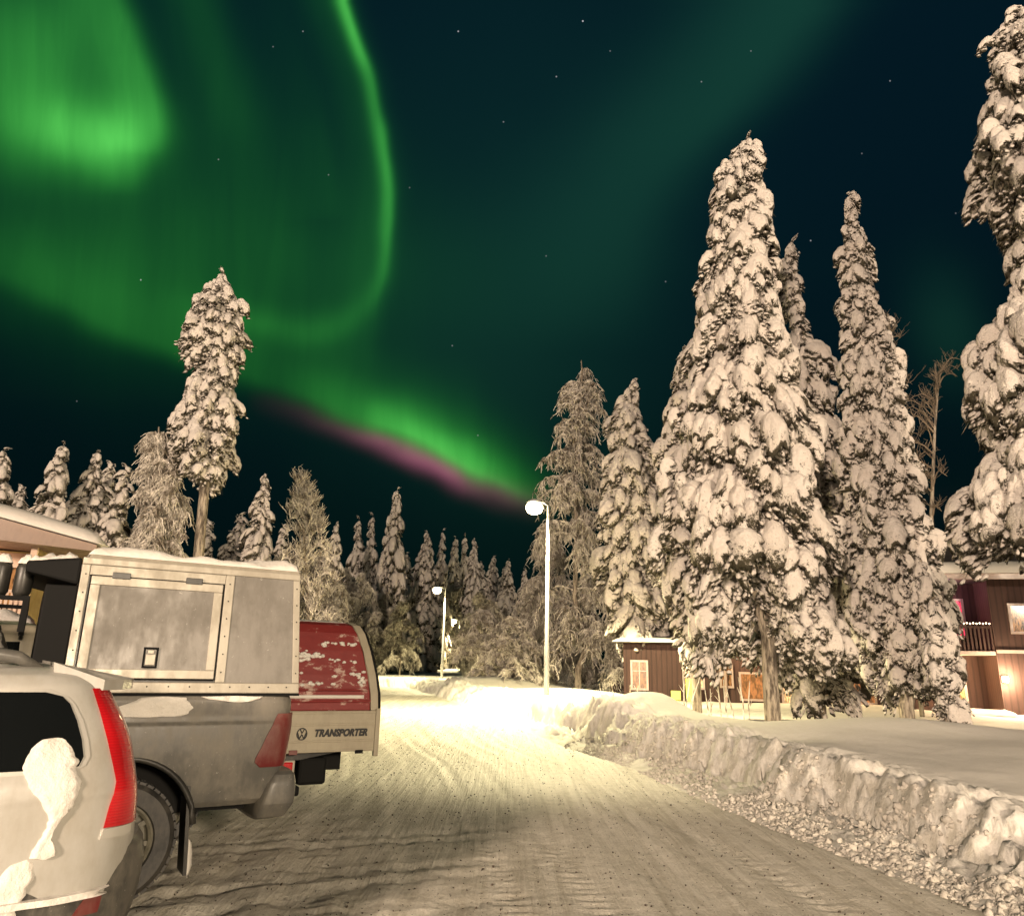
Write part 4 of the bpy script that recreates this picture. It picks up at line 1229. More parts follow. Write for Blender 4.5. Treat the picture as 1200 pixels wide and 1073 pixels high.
def lodge():
    """brown board hotel behind the spruces; local frame: x east, y away"""
    A = at(1148, 842, 29.0); rz = rad(-14)
    t = thing('lodge_building', 'dark brown board-clad lodge with lit windows behind the snowy spruces', 'building', (A[0], A[1], 0), rz)
    # tall block
    MB().box(0.9, 12, 0, 9, -.3, 5.3).build('wall', M['brown'], t)
    MB().box(-2.2, .9, 1.5, 9, -.3, 5.3).build('wall', M['brown'], t)
    MB().box(.87, .90, .0, 1.5, -.3, 5.3).build('wall', M['browny'], t)
    MB().box(-2.3, 12.1, -.04, -.005, 2.45, 2.56).build('trim_board', M['ltrim'], t) if False else None
    MB().box(.88, 12.1, -.05, -.003, 2.50, 2.62).build('trim_board', M['ltrim'], t)
    # dark roof left bare to look unlit, snow only along the eave
    rf = MB(); rf.hexa([(-3.2, -1.3, 5.25), (13, -1.3, 5.25), (13, 10, 5.25), (-3.2, 10, 5.25), (-3.2, 4.0, 7.6), (13, 4.0, 7.6), (13, 4.6, 7.6), (-3.2, 4.6, 7.6)])
    ro = rf.build('roof', M['darkroof'], t)
    snow_slab('roof_snow', ro, lambda u, w: ((-3.25 + 16.3 * u, -1.45 + .7 * w, 5.33 + .30 * w), (0, -.3, .95)), 60, 8, .26, 41, .15)
    MB().box(-3.2, 13, -1.34, -1.28, 5.12, 5.36).build('fascia', M['ltrim'], t)
    # balcony (recessed corner) with railing and red-lit door
    bl = MB().box(-2.2, .86, .02, 1.5, 2.42, 2.56).build('balcony_floor', M['ltrim'], t)
    rl = MB(); rl.box(-2.2, .86, .04, .10, 3.42, 3.50)
    x = -2.15
    while x < .82: rl.box(x, x + .07, .05, .085, 2.56, 3.42); x += .14
    rl.build('balcony_railing', M['brown'], t)
    MB().box(-2.25, -2.1, .02, .17, -.3, 5.25).build('corner_post', M['brown'], t)
    frame_window(t, -.55, .35, 3.2, 4.55, 1.49, 'redglow', 'ltrim', True)
    MB().tube([(-.8, 0.02, 3.56), (.85, 0.02, 3.56)], .01, 6).build('light_string', M['black'], t)
    fl = MB()
    for k in range(15): fl.lathe((-.75 + .11 * k, .02, 3.55 + .02 * (k % 2)), [(.01, 0), (.028, .02), (.028, .04), (.01, .06)], 8, 'z')
    fl.build('light_string_bulbs', M['fairy'], t)
    fl = MB()
    for k in range(8): fl.box(-.9 + .02 * k, -.88 + .02 * k, 1.40, 1.42, 3.1 + .18 * k, 3.14 + .18 * k)
    fl.build('light_string_bulbs', M['fairy'], t)
    L = bpy.data.lights.new('balcony_lamp', 'POINT'); L.energy = 34; L.color = (1, .42, .70); L.shadow_soft_size = .1
    lo = bpy.data.objects.new('balcony_lamp', L); COL.objects.link(lo); lo.parent = t; lo.location = (-.3, .75, 4.9)
    MB().lathe((-.3, .75, 5.05), [(.10, .0), (.12, -.03), (.06, -.08)], 12, 'z').build('balcony_lamp_shade', M['redglow'], t)
    # windows on the main wall
    frame_window(t, 1.55, 2.30, 3.3, 4.25, -.02, 'dimor', 'ltrim', False)
    frame_window(t, 4.2, 5.0, 3.3, 4.25, -.02, 'dimor', 'ltrim', True)
    frame_window(t, 1.95, 2.85, .62, 1.35, -.02, 'screen', 'ltrim', False)
    frame_window(t, 5.0, 5.8, .62, 1.45, -.02, 'cream', 'ltrim', True)
    # ground floor entrance under the balcony, with a bright wall lamp
    MB().box(-.75, .05, 1.44, 1.495, .0, 2.05).build('entrance_door', M['yellow'], t)
    MB().box(-.85, -.75, 1.42, 1.495, .0, 2.15).box(.05, .15, 1.42, 1.495, 0, 2.15).box(-.75, .05, 1.42, 1.495, 2.05, 2.15).build('door_frame', M['ltrim'], t)
    MB().box(-1.2, 1.0, -.9, 1.4, -.3, .28).build('entrance_step', M['brown'], t)
    snow_slab('step_snow', t, lambda u, w: ((-1.25 + 2.3 * u, -.95 + 1.3 * w, .28), (0, 0, 1)), 20, 12, .16, 44)
    MB().lathe((1.0, -.13, 1.55), [(.05, .12), (.10, .10), (.10, -.08), (.05, -.10)], 14, 'z').build('wall_lamp', M['bulb'], t)
    L = bpy.data.lights.new('entrance_lamp', 'POINT'); L.energy = 560; L.color = (1, .74, .45); L.shadow_soft_size = .12
    lo = bpy.data.objects.new('entrance_lamp', L); COL.objects.link(lo); lo.parent = t; lo.location = (1.0, -.42, 1.55)
    L = bpy.data.lights.new('porch_lamp', 'POINT'); L.energy = 170; L.color = (1, .66, .32); L.shadow_soft_size = .12
    lo = bpy.data.objects.new('porch_lamp', L); COL.objects.link(lo); lo.parent = t; lo.location = (-.5, .6, 2.2)
    # low wing to the left
    MB().box(-13.3, -2.25, 2.2, 8, -.3, 2.75).build('wing_wall', M['brown'], t)
    wr = MB().hexa([(-13.7, 1.7, 2.72), (-2.3, 1.7, 2.72), (-2.3, 9, 2.72), (-13.7, 9, 2.72), (-13.7, 4.6, 3.3), (-2.3, 4.6, 3.3), (-2.3, 5.2, 3.3), (-13.7, 5.2, 3.3)]).build('wing_roof', M['darkroof'], t)
    snow_slab('wing_roof_snow', wr, lambda u, w: ((-13.75 + 11.4 * u, 1.66 + .5 * w, 2.76 + .08 * w), (0, -.2, .96)), 60, 6, .14, 47, .15)
    spec = [(-3.9, -3.1, .5, 1.9, 'orange', False), (-5.2, -4.75, .2, 2.0, 'cream', False), (-6.6, -5.8, .4, 1.2, 'cream', False), (-8.3, -7.4, .5, 1.5, 'orange', False),
            (-9.1, -8.7, 1.0, 1.8, 'dimor', True), (-10.6, -9.9, .9, 1.8, 'cream', True), (-12.9, -12.3, .8, 1.9, 'orange', True)]
    for (x0, x1, z0, z1, g, ml) in spec: frame_window(t, x0, x1, z0, z1, 2.17, g, 'ltrim', ml)
    for k in range(2): MB().box(-9.0 + k * 3, -8.9 + k * 3, 2.05, 2.16, -.3, 2.7).build('post', M['ltrim'], t)
    # veranda lamps on the wing
    for k, (xx, e) in enumerate(((-4.4, 60), (-7.9, 40))):
        MB().lathe((xx, 2.0, 2.25), [(.03, .08), (.07, .05), (.07, -.05), (.03, -.07)], 10, 'z').build('wall_lamp', M['bulb'], t)
        L = bpy.data.lights.new('wall_lamp_light', 'POINT'); L.energy = e; L.color = (1, .55, .25); L.shadow_soft_size = .1
        lo = bpy.data.objects.new('wall_lamp_light', L); COL.objects.link(lo); lo.parent = t; lo.location = (xx, 1.8, 2.2)
    return t


lodge()


def cabin():
    """small brown annexe to the left with a red-lit window"""
    A = at(757, 829, 47.0)
    t = thing('annexe_cabin', 'low brown cabin with snowy eave, red-lit window and fairy lights behind the middle trees', 'cabin', (A[0], A[1], 0), rad(-6))
    MB().box(-2.0, -.75, -.4, 6, -.3, 2.9).build('wall', M['brown'], t)
    MB().box(-.75, 4.5, 1.2, 6, -.3, 2.9).build('wall', M['brown'], t)
    ro = MB().hexa([(-2.6, -.6, 2.88), (5, -.6, 2.88), (5, 7, 2.88), (-2.6, 7, 2.88), (-2.6, 2.8, 3.4), (5, 2.8, 3.4), (5, 3.2, 3.4), (-2.6, 3.2, 3.4)]).build('roof', M['darkroof'], t)
    snow_slab('roof_snow', ro, lambda u, w: ((-2.65 + 7.7 * u, -.62 + .5 * w, 2.90 + .07 * w), (0, -.1, .98)), 40, 6, .12, 51, .15)
    frame_window(t, -.62, .75, 1.55, 2.45, 1.17, 'dimor', 'ltrim', True)
    frame_window(t, -.62, .75, .7, 1.3, 1.17, 'orange', 'ltrim', False)
    for x_ in (-.72, 2.6): MB().box(x_, x_ + .09, .2, .3, -.3, 2.88).build('post', M['ltrim'], t)
    fl = MB()
    for k in range(5): fl.lathe((-.45 + .3 * k, .95, 2.38 + .02 * (k % 2)), [(.02, 0), (.05, -.05), (.05, -.15), (.02, -.22)], 8, 'z')
    fl.build('light_string_bulbs', M['fairy'], t)
    st = MB()
    for k in range(5):
        a = 2 * math.pi * k / 5 + .31
        c, s_ = math.cos(a), math.sin(a); c1, s1 = math.cos(a + .63), math.sin(a + .63); c2, s2 = math.cos(a - .63), math.sin(a - .63)
        st.hexa([(1.35, .9, 2.15), (1.35 + .15 * c1, .9, 2.15 + .15 * s1), (1.35 + .36 * c, .9, 2.15 + .36 * s_), (1.35 + .15 * c2, .9, 2.15 + .15 * s2),
                 (1.35, 1.0, 2.15), (1.35 + .15 * c1, .96, 2.15 + .15 * s1), (1.35 + .36 * c, .94, 2.15 + .36 * s_), (1.35 + .15 * c2, .96, 2.15 + .15 * s2)])
    st.build('red_star_lamp', M['redglow'], t)
    L = bpy.data.lights.new('cabin_lamp', 'POINT'); L.energy = 60; L.color = (1, .45, .2); L.shadow_soft_size = .1
    lo = bpy.data.objects.new('cabin_lamp', L); COL.objects.link(lo); lo.parent = t; lo.location = (.3, .5, 2.5)
    return t


cabin()
p = at(812, 822, 33)
t = thing('lit_signboard', 'small yellow-lit signboard low among the trunks left of the brown wall', 'sign', (p[0], p[1], 0), rad(-8))
MB().box(-.27, .10, -.03, .03, .35, 1.25).build('sign_panel', M['yellowlit'], t, bevel=.01)
MB().box(-.9, -.5, -.03, .03, .38, .75).build('sign_panel', M['yellowlit'], t, bevel=.01)
for x_, h_ in ((-.31, 1.3), (.105, 1.3), (-.95, .8)): MB().box(x_, x_ + .035, -.03, .03, -.3, h_).build('post', M['black'], t)


M['eave'] = material('eave_boards', rough=.8, build=b_paint((.22, .15, .11), (.15, .10, .07), .6))


def yellow_house():
    A = at(44, 690, 21.0); rz = rad(20)
    t = thing('yellow_house', 'yellow house with covered balcony and thick snow on its roof, behind the pickup', 'house', (A[0], A[1], 0), rz)
    # local: x = 0 right-hand corner, building extends to -x
    MB().box(-9, 0, 0, 7, -.3, 4.35).build('wall', M['yellow'], t)
    MB().box(-9, -.0, -.035, -.003, 2.2, 4.3).build('balcony_wall', M['pink'], t)
    MB().box(-9, .15, -1.5, -.04, 2.15, 2.3).build('balcony_floor', M['ltrim'], t)
    rl = MB().box(-9, .15, -1.5, -1.44, 3.12, 3.20)
    x = -9.0
    while x < .1: rl.box(x, x + .07, -1.49, -1.455, 2.3, 3.12); x += .115
    rl.build('balcony_railing', M['pink'], t)
    for x_ in (.0, -3.0): MB().box(x_, x_ + .15, -1.5, -1.35, -.3, 4.4).build('post', M['pink'], t)
    MB().box(.151, .18, -1.5, 0, 2.2, 4.3).build('balcony_screen', M['yellow'], t)
    frame_window(t, -1.15, -.55, 2.45, 3.9, -.06, 'dimor', 'pink', False, name='balcony_door')
    frame_window(t, -2.4, -1.7, 2.9, 3.9, -.06, 'glass', 'pink', True)
    # roof falling to the right (gable end seen along the slope)
    rf = MB().hexa([(-9.5, -2.1, 4.9), (1.6, -2.1, 4.25), (1.6, 7.6, 4.25), (-9.5, 7.6, 4.9), (-9.5, -2.1, 6.9), (1.6, -2.1, 4.42), (1.6, 7.6, 4.42), (-9.5, 7.6, 6.9)]).build('roof', M['eave'], t)
    snow_slab('roof_snow', rf, lambda u, w: ((-9.5 + 11.3 * u, -2.25 + 9.9 * w, 6.92 - 2.5 * u), (.2, 0, .97)), 40, 30, .42, 61, .15)
    L = bpy.data.lights.new('balcony_lamp', 'POINT'); L.energy = 60; L.color = (1, .62, .4); L.shadow_soft_size = .1
    L.energy = 22
    lo = bpy.data.objects.new('balcony_lamp', L); COL.objects.link(lo); lo.parent = t; lo.location = (-1.5, -.6, 4.1)
    MB().lathe((-1.5, -.6, 4.28), [(.1, .0), (.12, -.03), (.06, -.08)], 12, 'z').build('ceiling_lamp', M['bulb'], t)


yellow_house()

# ------------------------------------------------------------------ trees
RNG = np.random.default_rng(11)


def pad_template(seed, nt=26, rings=5, fingers=8):
    """one snow-laden branch tip: a lumpy mitt with drooping fingers (unit length along +x). Returns verts, tris/quads"""
    r = np.random.default_rng(seed)
    th = np.linspace(0, 2 * np.pi, nt, endpoint=False)
    edge = 1 + .10 * np.sin(fingers * th + r.uniform(0, 6)) + .08 * np.sin((fingers // 2) * th + r.uniform(0, 6)) + r.uniform(-.06, .06, nt)
    wr = r.uniform(.34, .55)
    V = [[.5, 0, 0]]; top = []
    def ring(rho, z_fn):
        x = .5 + .5 * rho * edge * np.cos(th); y = wr * rho * edge * np.sin(th)
        z = z_fn(x, y, rho * edge)
        return np.stack([x, y, z], 1)
    T = r.uniform(.20, .32)
    def ztop(x, y, q): return T * np.clip(1 - np.abs(q) ** 2.6, -.25, 1) - .50 * np.clip(x, 0, 2) ** 2 - .75 * y * y - .10 * q ** 4 + .12
    rs = [(i + 1) / rings for i in range(rings)]
    pts = [np.array([[.5, 0, ztop(.5, 0, 0)]])] + [ring(q, ztop) for q in rs]
    bot = [ring(q, lambda x, y, w: ztop(x, y, 1.0) * 0 + (-.50 * np.clip(x, 0, 2) ** 2 - .62 * y * y - .10 * w ** 4 + .02)) for q in (.8, .35)]
    bot.append(np.array([[.5, 0, -.12]]))
    P = np.concatenate(pts + bot)
    nn_ = fbm(P[:, 0] * 4.5 + seed, P[:, 1] * 4.5, P[:, 2] * 4.5, seed, 3)
    n2 = fbm(P[:, 0] * 4.5 + seed + 9, P[:, 1] * 4.5, P[:, 2] * 4.5, seed + 5, 3)
    P[:, 2] += nn_ * .17; P[:, 1] += n2 * .10
    quads = []; tris = []
    def idx(i): return 1 + i * nt
    for k in range(nt): tris.append([0, idx(0) + k, idx(0) + (k + 1) % nt])
    for i in range(rings - 1):
        for k in range(nt): quads.append([idx(i) + k, idx(i + 1) + k, idx(i + 1) + (k + 1) % nt, idx(i) + (k + 1) % nt])
    b0 = idx(rings)
    for k in range(nt): quads.append([idx(rings - 1) + k, b0 + k, b0 + (k + 1) % nt, idx(rings - 1) + (k + 1) % nt])
    for k in range(nt): quads.append([b0 + k, b0 + nt + k, b0 + nt + (k + 1) % nt, b0 + (k + 1) % nt])
    c = b0 + 2 * nt
    for k in range(nt): tris.append([b0 + nt + k, c, b0 + nt + (k + 1) % nt])
    # needle blades hanging below the rim
    m = 110 if nt > 20 else 34
    a = r.uniform(0, 2 * np.pi, m); q = r.uniform(.25, 1.0, m)
    bx = .5 + .5 * q * np.cos(a); by = wr * q * np.sin(a); bz = -.50 * np.clip(bx, 0, 2) ** 2 - .62 * by * by - .06
    dirs = np.stack([np.cos(a) * .8 + .5, np.sin(a) * .8, -r.uniform(.3, 1.3, m)], 1); dirs /= np.linalg.norm(dirs, axis=1)[:, None]
    L_ = r.uniform(.10, .30, m)[:, None]; side = np.cross(dirs, r.normal(size=(m, 3))); side /= np.linalg.norm(side, axis=1)[:, None]
    B = np.stack([bx, by, bz], 1)
    blades = np.stack([B - side * .016, B + side * .016, B + dirs * L_], 1).reshape(-1, 3)
    # small knobs of snow on the twig tips along the lower rim
    kn = 22 if nt > 20 else 9
    bm = bmesh.new(); bmesh.ops.create_icosphere(bm, subdivisions=1 if nt <= 20 else 2, radius=1)
    kv = np.array([q_.co[:] for q_ in bm.verts]); kf = np.array([[q_.index for q_ in g_.verts] for g_ in bm.faces]); bm.free()
    if len(kv) > 42 or nt > 20: kv, kf = ico(1)
    for i in range(kn):
        a_ = r.uniform(-2.2, 2.2) if i % 3 else r.uniform(0, 6.28); q_ = r.uniform(.55, 1.25)
        x_ = .5 + .5 * q_ * math.cos(a_); y_ = wr * q_ * math.sin(a_); z_ = -.50 * max(x_, 0) ** 2 - .75 * y_ * y_ - .04 - r.uniform(0, .26)
        s_ = r.uniform(.045, .11)
        e_ = kv * np.array([s_ * r.uniform(.9, 1.8), s_ * r.uniform(.7, 1.1), s_ * r.uniform(.8, 1.5)]) * r.uniform(.8, 1.2, (len(kv), 1)) + np.array([x_, y_, z_])
        tris += (kf + len(P)).tolist(); P = np.concatenate([P, e_])
    return P, np.array(tris), np.array(quads), blades


PADS = [pad_template(100 + i, fingers=6 + i % 4) for i in range(9)]
PADS_LOW = [pad_template(200 + i, 14, 3, 4 + i % 2) for i in range(6)]
for i, (P_, a_, b_, c_) in enumerate(PADS_LOW): PADS_LOW[i] = (P_, a_, b_, c_[:60])


def orient(d, upv):
    """rotation matrices (n,3,3) whose columns are x=d, y, z~up"""
    d = d / np.linalg.norm(d, axis=1)[:, None]
    y = np.cross(upv, d); y /= np.linalg.norm(y, axis=1)[:, None] + 1e-9
    z = np.cross(d, y)
    return np.stack([d, y, z], 2)


def place_pads(tpl, pos, d, size, rng):
    """pos (n,3), d (n,3), size (n,) -> snow mesh arrays and blades"""
    n = len(pos); which = rng.integers(0, len(tpl), n)
    V = []; Tt = []; Q = []; B = []; off = 0
    R_ = orient(d, np.tile(np.array([0, 0, 1.0]), (n, 1)) + rng.normal(0, .22, (n, 3)))
    for w, (P, tri, quad, bl) in enumerate(tpl):
        ids = np.where(which == w)[0]
        if len(ids) == 0: continue
        sc = size[ids][:, None, None] * np.stack([rng.uniform(.95, 1.75, len(ids)), rng.uniform(.60, 1.05, len(ids)), rng.uniform(.70, 1.15, len(ids))], 1)[:, None, :]
        v = np.einsum('nij,nkj->nki', R_[ids], P[None] * sc) + pos[ids][:, None]
        b = np.einsum('nij,nkj->nki', R_[ids], bl[None] * sc) + pos[ids][:, None]
        o_ = (off + np.arange(len(ids)) * len(P))[:, None, None]
        V.append(v.reshape(-1, 3)); Tt.append((tri[None] + o_).reshape(-1, 3)); Q.append((quad[None] + o_).reshape(-1, 4)); B.append(b.reshape(-1, 3))
        off += len(ids) * len(P)
    return np.concatenate(V), np.concatenate(Tt), np.concatenate(Q), np.concatenate(B)


def tubes(P, R_, m=3):
    """P (N,K,3) polylines, R_ (N,K) radii -> verts, quads"""
    N_, K_, _ = P.shape
    t = np.gradient(P, axis=1); t /= np.linalg.norm(t, axis=2)[..., None] + 1e-9
    ref = np.where(np.abs(t[..., 2:3]) > .9, np.array([1.0, 0, 0]), np.array([0, 0, 1.0]))
    a = np.cross(t, ref); a /= np.linalg.norm(a, axis=2)[..., None] + 1e-9; b = np.cross(t, a)
    w = 2 * np.pi * np.arange(m) / m
    V = P[:, :, None, :] + R_[:, :, None, None] * (a[:, :, None, :] * np.cos(w)[:, None] + b[:, :, None, :] * np.sin(w)[:, None])
    idx = np.arange(N_ * K_ * m).reshape(N_, K_, m)
    q = np.stack([idx[:, :-1], np.roll(idx, -1, 2)[:, :-1], np.roll(idx, -1, 2)[:, 1:], idx[:, 1:]], -1).reshape(-1, 4)
    return V.reshape(-1, 3), q


def snowy_conifer_parts(prof, rng, pad=.75, dens=1.0, low=False, steep=.5, gaps=0.0, inner=True):
    """prof: array rows (z, cx, R) from bottom to top (cx: axis offset). Returns snow mesh, needle mesh"""
    prof = np.array(prof, float)
    z0, z1 = prof[0, 0], prof[-1, 0]; Hh = z1 - z0
    pos = []; dr = []; sz = []
    seed = int(rng.integers(0, 999))
    z = z0
    while z < z1 - .05 * pad:
        R_ = np.interp(z, prof[:, 0], prof[:, 2]); cx = np.interp(z, prof[:, 0], prof[:, 1])
        k = (z - z0) / Hh
        ps = pad * (.62 + .5 * min(1, R_ / 1.6)) * (1 if k < .9 else .75)
        nb = max(3, int(2 * math.pi * max(R_, .25) / (ps * .60) * dens * .62))
        a0 = rng.uniform(0, 6.28)
        for i in range(nb):
            a = a0 + 2 * math.pi * i / nb + rng.normal(0, .22)
            lump = float(fbm(math.cos(a) * 1.6, math.sin(a) * 1.6, z * .75, seed, 2))
            if gaps and lump < -.30 + gaps * .35: continue
            far_ = rng.random()
            rr = R_ * (.97 + .50 * lump + rng.normal(0, .13) + (.16 if far_ > .86 else 0) - (.25 if far_ < .12 else 0))
            rr = max(rr, .12)
            droop = steep * (.55 + .6 * (1 - k)) + rng.normal(0, .13)
            u = np.array([math.cos(a), math.sin(a), 0])
            # outermost pad and one or two behind it along the bough
            reach = rr
            st_ = max(0.0, reach - ps * .85)
            j = 0
            while j < 3:
                zz = z + (reach - st_) * 0.0 + droop * (reach - st_) * .9 * j * .5 + rng.normal(0, .14 * pad)
                pos.append(np.array([cx, 0, zz]) + u * st_); dr.append(np.array([u[0], u[1], -droop * (1.5 if j == 0 else .9) - .28]) + rng.normal(0, .12, 3)); sz.append(ps * min(1.7, math.exp(rng.normal(-.08, .34))))
                st_ -= ps * .75; j += 1
                if st_ < 0 or not inner: break
        z += ps * (.34 if not low else .42) / dens ** .5
    # pointed top
    for i in range(4):
        a = rng.uniform(0, 6.28); zt_ = z1 - .25 * pad * i
        pos.append(np.array([prof[-1, 1], 0, zt_])); dr.append(np.array([math.cos(a) * .5, math.sin(a) * .5, .9 if i == 0 else -.4])); sz.append(pad * (.35 + .08 * i))
    pos = np.array(pos); dr = np.array(dr); sz = np.array(sz)
    V, Tt, Q, B = place_pads(PADS_LOW if low else PADS, pos, dr, sz, rng)
    # inner twigs that keep the crown from being see-through
    n = int((300 if low else 900) * dens * (Hh / 12))
    zz = rng.uniform(z0, z1, n) ; Rr = np.interp(zz, prof[:, 0], prof[:, 2]) * rng.uniform(.10, .62, n); a = rng.uniform(0, 6.28, n); RR = np.interp(zz, prof[:, 0], prof[:, 2])
    c = np.stack([np.interp(zz, prof[:, 0], prof[:, 1]) + Rr * np.cos(a), Rr * np.sin(a), zz], 1)
    d = np.stack([np.cos(a), np.sin(a), -rng.uniform(.2, 1.2, n)], 1) * (np.minimum(pad, RR * .55) * rng.uniform(.4, .8, n))[:, None]
    s_ = np.cross(d, rng.normal(size=(n, 3))); s_ = s_ / np.linalg.norm(s_, axis=1)[:, None] * (.16 * np.minimum(pad, RR))[:, None]
    B2 = np.stack([c - s_, c + s_, c + d], 1).reshape(-1, 3)
    Bv = np.concatenate([B, B2])
    snow = raw(V, [Tt, Q]); snow.shade_smooth()
    need = raw(Bv, [np.arange(len(Bv)).reshape(-1, 3)])
    return snow, need


def trunk_mesh(zs, xs, r0, r1, zb=-.4):
    mb = MB(); n = len(zs)
    pts_ = [(xs[0], 0, zb)] + [(x, 0, z) for x, z in zip(xs, zs)]
    rr = list(np.linspace(r0, r1, n + 1))
    mb.tube(pts_, rr, 14)
    return mb


def profile_tree(kind, rows, Y, base_px, label, cat, group=None, pad=.75, dens=1.0, steep=.5, gaps=0.0, r0=.20, name='spruce_tree', axis_px=None, low=False):
    """rows: (y, x_left, x_right) of the crown as seen, from the top down; Y: how far away the tree stands"""
    pr = []
    for (y, xl, xr) in rows:
        a, b = at(xl, y, Y), at(xr, y, Y)
        cx = (a[0] + b[0]) / 2; pr.append((a[2], cx, abs(b[0] - a[0]) / 2))
    pr = sorted(pr)
    bp = at(base_px[0], base_px[1], Y); gx = bp[0]; g = gh(gx, Y)
    prl = [(z - g, cx - gx, R_) for z, cx, R_ in pr]
    t = thing(name, label, cat, (gx, Y, g), 0, group)
    rng = np.random.default_rng(int(abs(gx * 100 + Y * 7)) + 5)
    zs = [max(.1, prl[0][0])] + [q[0] for q in prl[1:]]
    tr = trunk_mesh([prl[0][0] * .5] + [q[0] for q in prl], [prl[0][1] * .25] + [q[1] * .9 for q in prl], r0, .03)
    tr.build('trunk', M['bark'], t, smooth=True)
    if kind == 'conifer':
        eff = [(z, cx, max(.08, R_ - pad * .30)) for z, cx, R_ in prl]
        s, n = snowy_conifer_parts(eff, rng, pad, dens, low, steep, gaps)
        link('crown', s, M['treesnow'], t); link('needles', n, M['needle'], t)
    else:
        frosted_parts(t, prl, rng, dens, kind != 'frost', pad, 'twig' if kind == 'bare' else 'frost')
    return t


def frosted_parts(t, prof, rng, dens=1.0, bare=False, thick=1.0, mat='frost'):
    """drooping, rime-covered birch: boughs and hanging twigs"""
    prof = np.array(prof); z0, z1 = prof[0, 0], prof[-1, 0]; Hh = z1 - z0
    nb = int(46 * dens * (Hh / 9) ** .6)
    K_ = 9
    zz = z0 - .1 * Hh + (z1 - z0 + .08 * Hh) * rng.random(nb) ** .85; a = rng.uniform(0, 6.28, nb)
    zz = np.clip(zz, .15 * z1, z1 - .02 * Hh)
    s = np.linspace(0, 1, K_)
    Rm = np.interp(zz, prof[:, 0], prof[:, 2]) * rng.uniform(.65, 1.12, nb)
    cx = np.interp(zz, prof[:, 0], prof[:, 1]) * .9
    rise = Rm * rng.uniform(.25, .75, nb) * (.45 if not bare else 1.3); fall = Rm * rng.uniform(.35, 1.1, nb) * (1.0 if not bare else .1)
    P = np.zeros((nb, K_, 3))
    wob = rng.normal(0, .12, (nb, K_)).cumsum(1) * .5
    P[:, :, 0] = cx[:, None] + np.cos(a[:, None] + wob) * Rm[:, None] * s ** .9
    P[:, :, 1] = np.sin(a[:, None] + wob) * Rm[:, None] * s ** .9
    P[:, :, 2] = zz[:, None] + rise[:, None] * np.sin(s * 2.4) - fall[:, None] * s ** 2.6 + rng.normal(0, .03, (nb, K_)).cumsum(1)
    k = .6 if bare else 1.0
    R1 = (np.linspace(.055, .016, K_)[None] * rng.uniform(.6, 1.3, (nb, 1))) * k
    V1, Q1 = tubes(P, R1, 5)
    # hanging twigs
    m = int((26 if not bare else 12) * dens)
    bi = np.repeat(np.arange(nb), m); u = rng.uniform(.15, 1.0, len(bi)) * (K_ - 1); i0 = np.clip(u.astype(int), 0, K_ - 2); fr = (u - i0)[:, None]
    B = P[bi, i0] * (1 - fr) + P[bi, i0 + 1] * fr
    n = len(bi); J = 6; ss = np.linspace(0, 1, J)
    L_ = rng.uniform(.35, 1.15, n) * (.8 if not bare else .7) * min(1.2, max(.5, Hh / 9)); d = rng.uniform(0, 6.28, n); out = rng.uniform(.15, .75, n)
    T_ = np.zeros((n, J, 3))
    T_[:, :, 0] = B[:, 0:1] + np.cos(d)[:, None] * (L_ * out)[:, None] * ss ** .8
    T_[:, :, 1] = B[:, 1:2] + np.sin(d)[:, None] * (L_ * out)[:, None] * ss ** .8
    dz = (-(.75) if not bare else .75)
    T_[:, :, 2] = B[:, 2:3] + dz * L_[:, None] * ss ** (1.6 if not bare else 1.0) + (.12 * np.sin(ss * 3) if not bare else 0)
    T_ += rng.normal(0, .035, (n, J, 3)).cumsum(1) * np.linspace(0, 1, J)[None, :, None]
    V2, Q2 = tubes(T_, (np.linspace(.024, .010, J)[None] * rng.uniform(.6, 1.5, (n, 1))) * thick * (.5 if bare else 1), 3)
    # small side twigs
    m2 = 5 if not bare else 3
    ci = np.repeat(np.arange(n), m2); ci = ci[rng.random(len(ci)) < .8]; w = rng.integers(1, J, len(ci)); C = T_[ci, w]
    n2 = len(ci); Kk = 3; s3 = np.linspace(0, 1, Kk); L3 = rng.uniform(.12, .38, n2); d3 = rng.uniform(0, 6.28, n2); o3 = rng.uniform(.3, 1, n2)
    S3 = np.zeros((n2, Kk, 3)); S3[:, :, 0] = C[:, 0:1] + np.cos(d3)[:, None] * (L3 * o3)[:, None] * s3; S3[:, :, 1] = C[:, 1:2] + np.sin(d3)[:, None] * (L3 * o3)[:, None] * s3
    S3[:, :, 2] = C[:, 2:3] + (-.8 if not bare else .6) * L3[:, None] * s3 ** 1.5
    V3, Q3 = tubes(S3, np.tile(np.linspace(.015, .008, Kk)[None] * thick * (.5 if bare else 1), (n2, 1)), 3)
    link('boughs', raw(V1, [Q1]), M[mat], t)
    link('twigs', raw(np.concatenate([V2, V3]), [Q2, Q3 + len(V2)]), M[mat], t)


